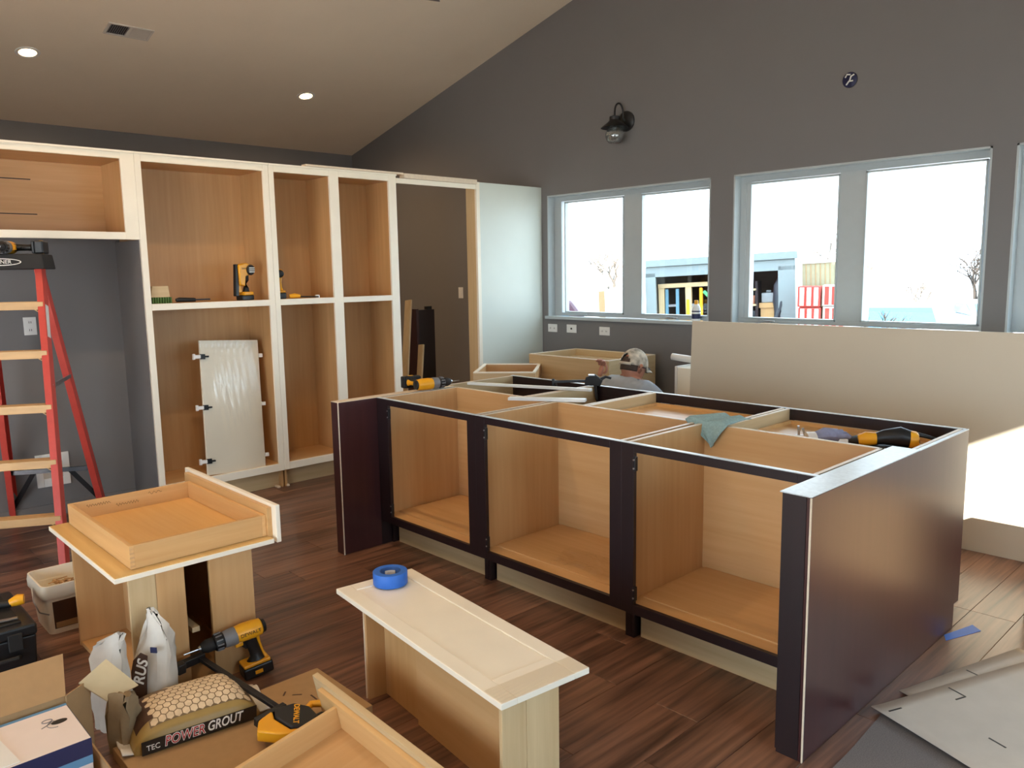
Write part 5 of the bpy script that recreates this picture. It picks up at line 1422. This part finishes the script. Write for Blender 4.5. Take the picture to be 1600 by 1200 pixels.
tr = thing('cargo_trailer', 'white enclosed cargo trailer with open rear doors in the yard', 'trailer', (-7.16, 11.58, GZ), (0, math.radians(-2.4), math.radians(21.7)))
M_trail = plain('trailer_skin', '#858f90', 0.4, var=0.03, nscale=2)
M_trin = plain('trailer_inside', '#7a6258', 0.8, var=0.2, nscale=3)
tw, tl_, tz0, tz1 = 1.2, 4.2, 0.35, 2.52
def T(nm, *b, m=M_trail, bev=0.004): return build(nm, MB().box(*b), m, tr, bevel=bev)
T('side_wall', -tw, -tw + 0.05, 0.0, tl_, tz0, tz1); T('side_wall', tw - 0.05, tw, 0.0, tl_, tz0, tz1)
T('roof', -tw, tw, 0.0, tl_, tz1 - 0.06, tz1); T('floor_deck', -tw + 0.05, tw - 0.05, 0.0, tl_, tz0, tz0 + 0.06, m=M_trin)
T('front_wall', -tw + 0.05, tw - 0.05, tl_ - 0.05, tl_, tz0, tz1 - 0.06, m=M_trin)
T('rear_post', -tw - 0.01, -tw + 0.17, -0.06, -0.001, tz0, tz1 - 0.20); T('rear_post', tw - 0.25, tw + 0.01, -0.06, -0.001, tz0, tz1 - 0.20)
T('rear_header', -tw - 0.01, tw + 0.01, -0.06, -0.001, tz1 - 0.27, tz1 - 0.10); T('roof_cap', -tw - 0.05, tw + 0.05, -0.10, -0.001, tz1 - 0.095, tz1 + 0.02)
for s in (-1, 1):
    wh = build('wheel', MB().loft([(s * (tw - 0.02), 2.3, 0.36), (s * (tw + 0.01), 2.3, 0.36), (s * (tw + 0.2), 2.3, 0.36), (s * (tw + 0.22), 2.3, 0.36)], [0.3, 0.35, 0.35, 0.28], n=24, up=(0, 0, 1)), M_rubber, tr)
    build('hub', MB().loft([(s * (tw + 0.22), 2.3, 0.36), (s * (tw + 0.235), 2.3, 0.36)], [0.17, 0.12], n=16), M_metal, wh)
# swung doors with frames
ldr = build('left_door', MB().hexa([(-tw - 0.62, -0.55, tz0 + 0.1), (-tw - 0.58, -0.58, tz0 + 0.1), (-tw - 0.02, -0.09, tz0 + 0.1), (-tw - 0.06, -0.06, tz0 + 0.1)], [(-tw - 0.62, -0.55, tz1 - 0.45), (-tw - 0.58, -0.58, tz1 - 0.45), (-tw - 0.02, -0.09, tz1 - 0.30), (-tw - 0.06, -0.06, tz1 - 0.30)]), plain('door_white', '#eeeeea', 0.5), tr)
build('door_edge', MB().bar((-tw - 0.62, -0.575, tz0 + 0.1), (-tw - 0.62, -0.575, tz1 - 0.45), 0.10, 0.05, (0, 1, 0)), M_card, ldr)
build('door_stay', MB().bar((-tw - 0.28, -0.36, 1.55), (-tw + 0.05, -0.10, 1.60), 0.03, 0.03), M_metal, ldr)
rdr = build('right_door', MB().box(tw + 0.10, tw + 0.62, -0.10, -0.06, tz0 + 0.1, tz1 - 0.18), plain('yellowed_panel', '#9a9478', 0.6), tr)
build('door_frame', MB().box(tw + 0.08, tw + 0.12, -0.12, -0.05, tz0, tz1 - 0.15).box(tw + 0.08, tw + 0.64, -0.12, -0.05, tz1 - 0.19, tz1 - 0.15).box(tw + 0.60, tw + 0.64, -0.12, -0.05, tz0, tz1 - 0.15), M_card_grey, rdr)
for k in range(6):
    build('rib', MB().box(tw + 0.17 + 0.07 * k, tw + 0.18 + 0.07 * k, -0.108, -0.10, tz0 + 0.1, tz1 - 0.2), M_card, rdr)
# racks inside the trailer
rk = thing('tool_rack', 'pale wooden rack just inside the trailer opening', 'rack', (-7.16, 11.58, GZ), (0, math.radians(-2.4), math.radians(21.7)))
for x_ in (-0.98, -0.52, -0.08):
    build('upright', MB().box(x_ - 0.05, x_ + 0.05, 0.12, 0.2, tz0 + 0.06, 2.12), M_pale_z, rk)
for z in (0.75, 1.49, 2.06):
    build('crosspiece', MB().box(-1.03, -0.03, 0.10, 0.60, z, z + 0.07), M_pale_x, rk)
sf = thing('trailer_shelving', 'dark shelf unit filled with tools in the right half of the trailer', 'shelf', (-7.16, 11.58, GZ), (0, math.radians(-2.4), math.radians(21.7)))
for z in (1.2, 1.45, 1.70, 1.95):
    build('shelf_board', MB().box(0.30, 0.60, 0.05, 0.5, z, z + 0.03), M_pale_x, sf)
for x_ in (0.30, 0.60):
    build('upright', MB().box(x_ - 0.02, x_ + 0.02, 0.05, 0.5, tz0 + 0.06, 2.1), M_espresso, sf)
build('workbench_top', MB().box(0.63, 1.10, 0.12, 1.0, 1.66, 1.74), M_maple_x, sf)
build('bench_front', MB().box(0.65, 1.08, 0.14, 0.18, tz0 + 0.06, 1.66), M_maple_z, sf)
MI = Matrix.Translation((-7.16, 11.58, GZ)) @ Euler((0, math.radians(-2.4), math.radians(21.7))).to_matrix().to_4x4()
def inworld(mb):
    q = MB(); q.f = mb.f; q.v = [tuple(MI @ Vector(p)) for p in mb.v]; return q
M_items = [plain('item_grey', '#a9adb0', 0.5), plain('item_rust', '#9c5f45', 0.6), plain('item_pale', '#d9d4c8', 0.5), plain('item_dark', '#2c3038', 0.5)]
kinds = [('grey', 0), ('rust brown', 1), ('pale', 2), ('dark', 3)]
spots = [(0.385, 1.20), (0.515, 1.20), (0.385, 1.45), (0.515, 1.45), (0.385, 1.70), (0.515, 1.70), (0.45, 1.95)]
plc = ['bottom left', 'bottom right', 'second row left', 'second row right', 'third row left', 'third row right', 'topmost']
for i, (x_, z) in enumerate(spots):
    k = i % 4
    tag(build('storage_tub', inworld(MB().hexa([(x_ - 0.05, 0.10, z + 0.031), (x_ + 0.05, 0.10, z + 0.031), (x_ + 0.05, 0.32, z + 0.031), (x_ - 0.05, 0.32, z + 0.031)], [(x_ - 0.058, 0.09, z + 0.17), (x_ + 0.058, 0.09, z + 0.17), (x_ + 0.058, 0.33, z + 0.17), (x_ - 0.058, 0.33, z + 0.17)])), M_items[k], bevel=0.006), 'small %s tub on the trailer shelving, %s' % (kinds[k][0], plc[i]), 'tub', 'tubs on the trailer shelving')
tag(build('tool_case', inworld(MB().box(0.66, 0.86, 0.18, 0.45, 1.741, 1.90).box(0.72, 0.80, 0.28, 0.32, 1.90, 1.94)), M_items[0], bevel=0.01), 'grey tool case on the trailer workbench', 'case')
tag(build('jacket', inworld(MB().loft([(0.95, 0.05, 2.15), (0.95, 0.05, 2.02), (0.94, 0.03, 1.75), (0.93, 0.03, 1.48)], [0.03, 0.09, 0.12, 0.13], n=14, squash=0.5)), M_items[3]), 'dark jacket hanging inside the trailer by the right post', 'jacket')
def mini_ladder(label, x_, mat, z1, wd_):
    t = thing('extension_ladder', label, 'ladder', tuple(MI @ Vector((x_, 0.02, 0.42))), (math.radians(-4), math.radians(-2.4), math.radians(21.7)))
    for s in (-1, 1):
        build('rail', MB().box(s * wd_ - 0.025, s * wd_ + 0.025, 0, 0.05, 0, z1), mat, t)
    for k in range(5):
        build('rung', MB().box(-wd_, wd_, 0.01, 0.04, 0.2 + 0.28 * k, 0.24 + 0.28 * k), M_metal, t)
mini_ladder('yellow ladder leaning in the trailer opening', -0.42, M_yellow, 1.62, 0.11)
mini_ladder('pale blue ladder leaning in the trailer opening, left of the yellow one', -0.80, plain('blue_ladder', '#5d8496', 0.5), 1.62, 0.09)
rb_ = thing('red_canister', 'red canister on the trailer rack beside the green lever', 'canister', tuple(MI @ Vector((0.02, 0.3, 1.565))), 0)
build('body', MB().lathe([(0.13, 0), (0.14, 0.03), (0.14, 0.38), (0.08, 0.46), (0.03, 0.50)], n=20), M_red, rb_)
build('neck', MB().lathe([(0.03, 0.5), (0.03, 0.56), (0.05, 0.57), (0.05, 0.6)], n=12), M_black, rb_)
tag(build('green_lever', inworld(MB().bar((-0.22, -0.085, 1.98), (0.12, -0.085, 1.62), 0.05, 0.06, (0, 1, 0))), plain('lever_green', '#4fae6b', 0.5), bevel=0.01), 'green bar slanting across the trailer opening', 'bar')
# stacked crates
def crate(label, x_, z, mat):
    t = thing('ribbed_crate', label, 'crate', tuple(MI @ Vector((x_, -0.45, z))), math.radians(21.7), 'crates beside the trailer')
    build('box', MB().box(-0.16, 0.16, -0.2, 0.2, 0, 0.31), mat, t, bevel=0.01)
    for k in range(3):
        build('rib', MB().box(-0.13 + 0.1 * k, -0.07 + 0.1 * k, -0.225, -0.2, 0.02, 0.29), M_inkwhite if mat is M_red else M_red, t, bevel=0.004)
for k, lab in enumerate(('lowest', 'second', 'third', 'fourth', 'topmost')):
    crate('red ribbed crate beside the trailer, %s of its stack' % lab, tw + 0.25, 0.4 + 0.32 * k, M_red)
    crate('white ribbed crate beside the trailer, %s of its stack' % lab, tw + 0.60, 0.4 + 0.32 * k, M_inkwhite)
tag(build('crate_pallet', inworld(MB().box(tw + 0.05, tw + 0.80, -0.7, -0.2, -0.02, 0.12).box(tw + 0.05, tw + 0.12, -0.7, -0.2, 0.12, 0.39).box(tw + 0.70, tw + 0.80, -0.7, -0.2, 0.12, 0.39).box(tw + 0.05, tw + 0.80, -0.7, -0.2, 0.36, 0.395)), M_pale_x), 'pallet stand under the crates', 'pallet')

def vehicle(name, label, loc, rot, body_m, glass_m, pickup=False, cat='car', h=1.55):
    t = thing(name, label, cat, loc, rot)
    lo = [(-2.2, 0.35), (2.2, 0.35), (2.25, 0.7), (2.1, 0.92), (1.0, 1.02), (-2.15, 1.05), (-2.25, 0.8)]
    build('body', MB().prism(lo, -0.85, 0.85), body_m, t, bevel=0.05)
    cab = [(1.05, 1.0), (0.35, h), (-0.75 if pickup else -1.4, h), (-0.95 if pickup else -2.0, 1.04)]
    cb = build('cabin', MB().prism(cab, -0.74, 0.74), body_m, t, bevel=0.06)
    x2 = -0.70 if pickup else -1.3
    for s in (-1, 1):
        build('side_window', MB().prism([(0.85, 1.06), (0.30, h - 0.09), (x2, h - 0.09), (x2 - 0.25, 1.08)], s * 0.745 - 0.006, s * 0.745 + 0.006), glass_m, cb)
        for wx in (-1.35, 1.35):
            build('wheel', MB().loft([(wx, s * 0.66, 0.33), (wx, s * 0.68, 0.33), (wx, s * 0.88, 0.33), (wx, s * 0.90, 0.33)], [0.28, 0.33, 0.33, 0.26], n=20, up=(0, 0, 1)), M_rubber, t)
    d = Vector((0.35 - 1.05, 0, h - 1.0)).normalized()
    build('windscreen', MB().hexa([(1.03, -0.66, 1.04), (1.05, -0.66, 1.05), (1.05, 0.66, 1.05), (1.03, 0.66, 1.04)], [(0.40, -0.62, h - 0.06), (0.43, -0.62, h - 0.05), (0.43, 0.62, h - 0.05), (0.40, 0.62, h - 0.06)]), glass_m, cb)
    xr = -0.95 if pickup else -2.0
    xt = -0.75 if pickup else -1.4
    build('rear_window', MB().hexa([(xr - 0.02, -0.64, 1.1), (xr, -0.64, 1.1), (xr, 0.64, 1.1), (xr - 0.02, 0.64, 1.1)], [(xt - 0.05, -0.6, h - 0.08), (xt - 0.03, -0.6, h - 0.08), (xt - 0.03, 0.6, h - 0.08), (xt - 0.05, 0.6, h - 0.08)]), glass_m, cb)
    for s in (-1, 1):
        build('headlight', MB().ell((2.17, s * 0.62, 0.78), (0.07, 0.15, 0.08), 12, 8), M_white, t)
    return t
M_cyan = plain('blue_vehicle_glass', '#2c6f96', 0.15, var=0.03)  # even blue colour of the vehicle glass
vehicle('car', 'maroon car with blue glass parked outside the leftmost pane', (-10.55, 9.45, GZ), math.radians(226), plain('maroon_paint', '#5a3a48', 0.3), M_cyan, h=1.86)
vehicle('pickup_truck', 'white pickup with a blue windscreen outside the right window', (-6.9, 18.2, GZ), math.radians(-62), plain('white_paint', '#b5b8ba', 0.3), M_cyan, True, 'truck', 1.50)
vehicle('pickup_truck', 'second white pickup farther right outside the right window', (-6.55, 23.8, GZ), math.radians(-58), plain('pale_paint', '#aab2b8', 0.3), M_cyan, True, 'truck', 1.40)

def tree(name, label, loc, h, seed, col_m, spread=0.55, depth=5, group='bare trees beyond the yard'):
    rnd = random.Random(seed)
    t = thing(name, label, 'tree', loc, 0, group)
    mb = MB(); trunk = MB()
    def grow(p, d, ln, r, n):
        q = p + d * ln
        (trunk if n == depth else mb).loft([p, (p + q) / 2 + Vector((rnd.uniform(-1, 1), rnd.uniform(-1, 1), 0)) * ln * 0.05, q], [r, r * 0.85, r * 0.65], n=5, cap=False)
        if n == 0: return
        for _ in range(3 if n > 1 else 4):
            e = (d + Vector((rnd.uniform(-1, 1), rnd.uniform(-1, 1), rnd.uniform(-0.35, 0.6))) * spread * 1.5).normalized()
            grow(q - d * ln * rnd.uniform(0, 0.35), e, ln * rnd.uniform(0.6, 0.8), r * 0.6, n - 1)
    grow(Vector((0, 0, 0)), Vector((0, 0, 1)), h * 0.28, h * 0.022, depth)
    build('trunk', trunk, col_m, t)
    build('branches', mb, col_m, t, stuff=True)
M_bark = plain('dark_bark', '#2e2722', 0.9)  # one even dark bark colour
M_bark2 = plain('pale_bark', '#5c544d', 0.9)
tree('bare_tree', 'dense bare tree showing above the trucks at the right window', (-8.3, 28.2, GZ), 4.2, 3, M_bark)
tree('bare_tree', 'smaller bare tree left of the dense one outside the right window', (-9.0, 25.5, GZ), 2.7, 5, M_bark2)
tree('bare_tree', 'pale faint tree seen through the leftmost pane', (-16.3, 20.0, GZ), 4.6, 8, M_bark2, depth=4)
tree('bare_tree', 'pale faint tree behind the trailer', (-12.0, 26.0, GZ), 5.0, 11, M_bark2, depth=4)
tree('bare_shrub', 'thin bare shrub at the left edge of the rightmost pane', (-5.6, 13.6, GZ), 2.2, 21, M_bark, 0.35, 4, group='bare shrubs')
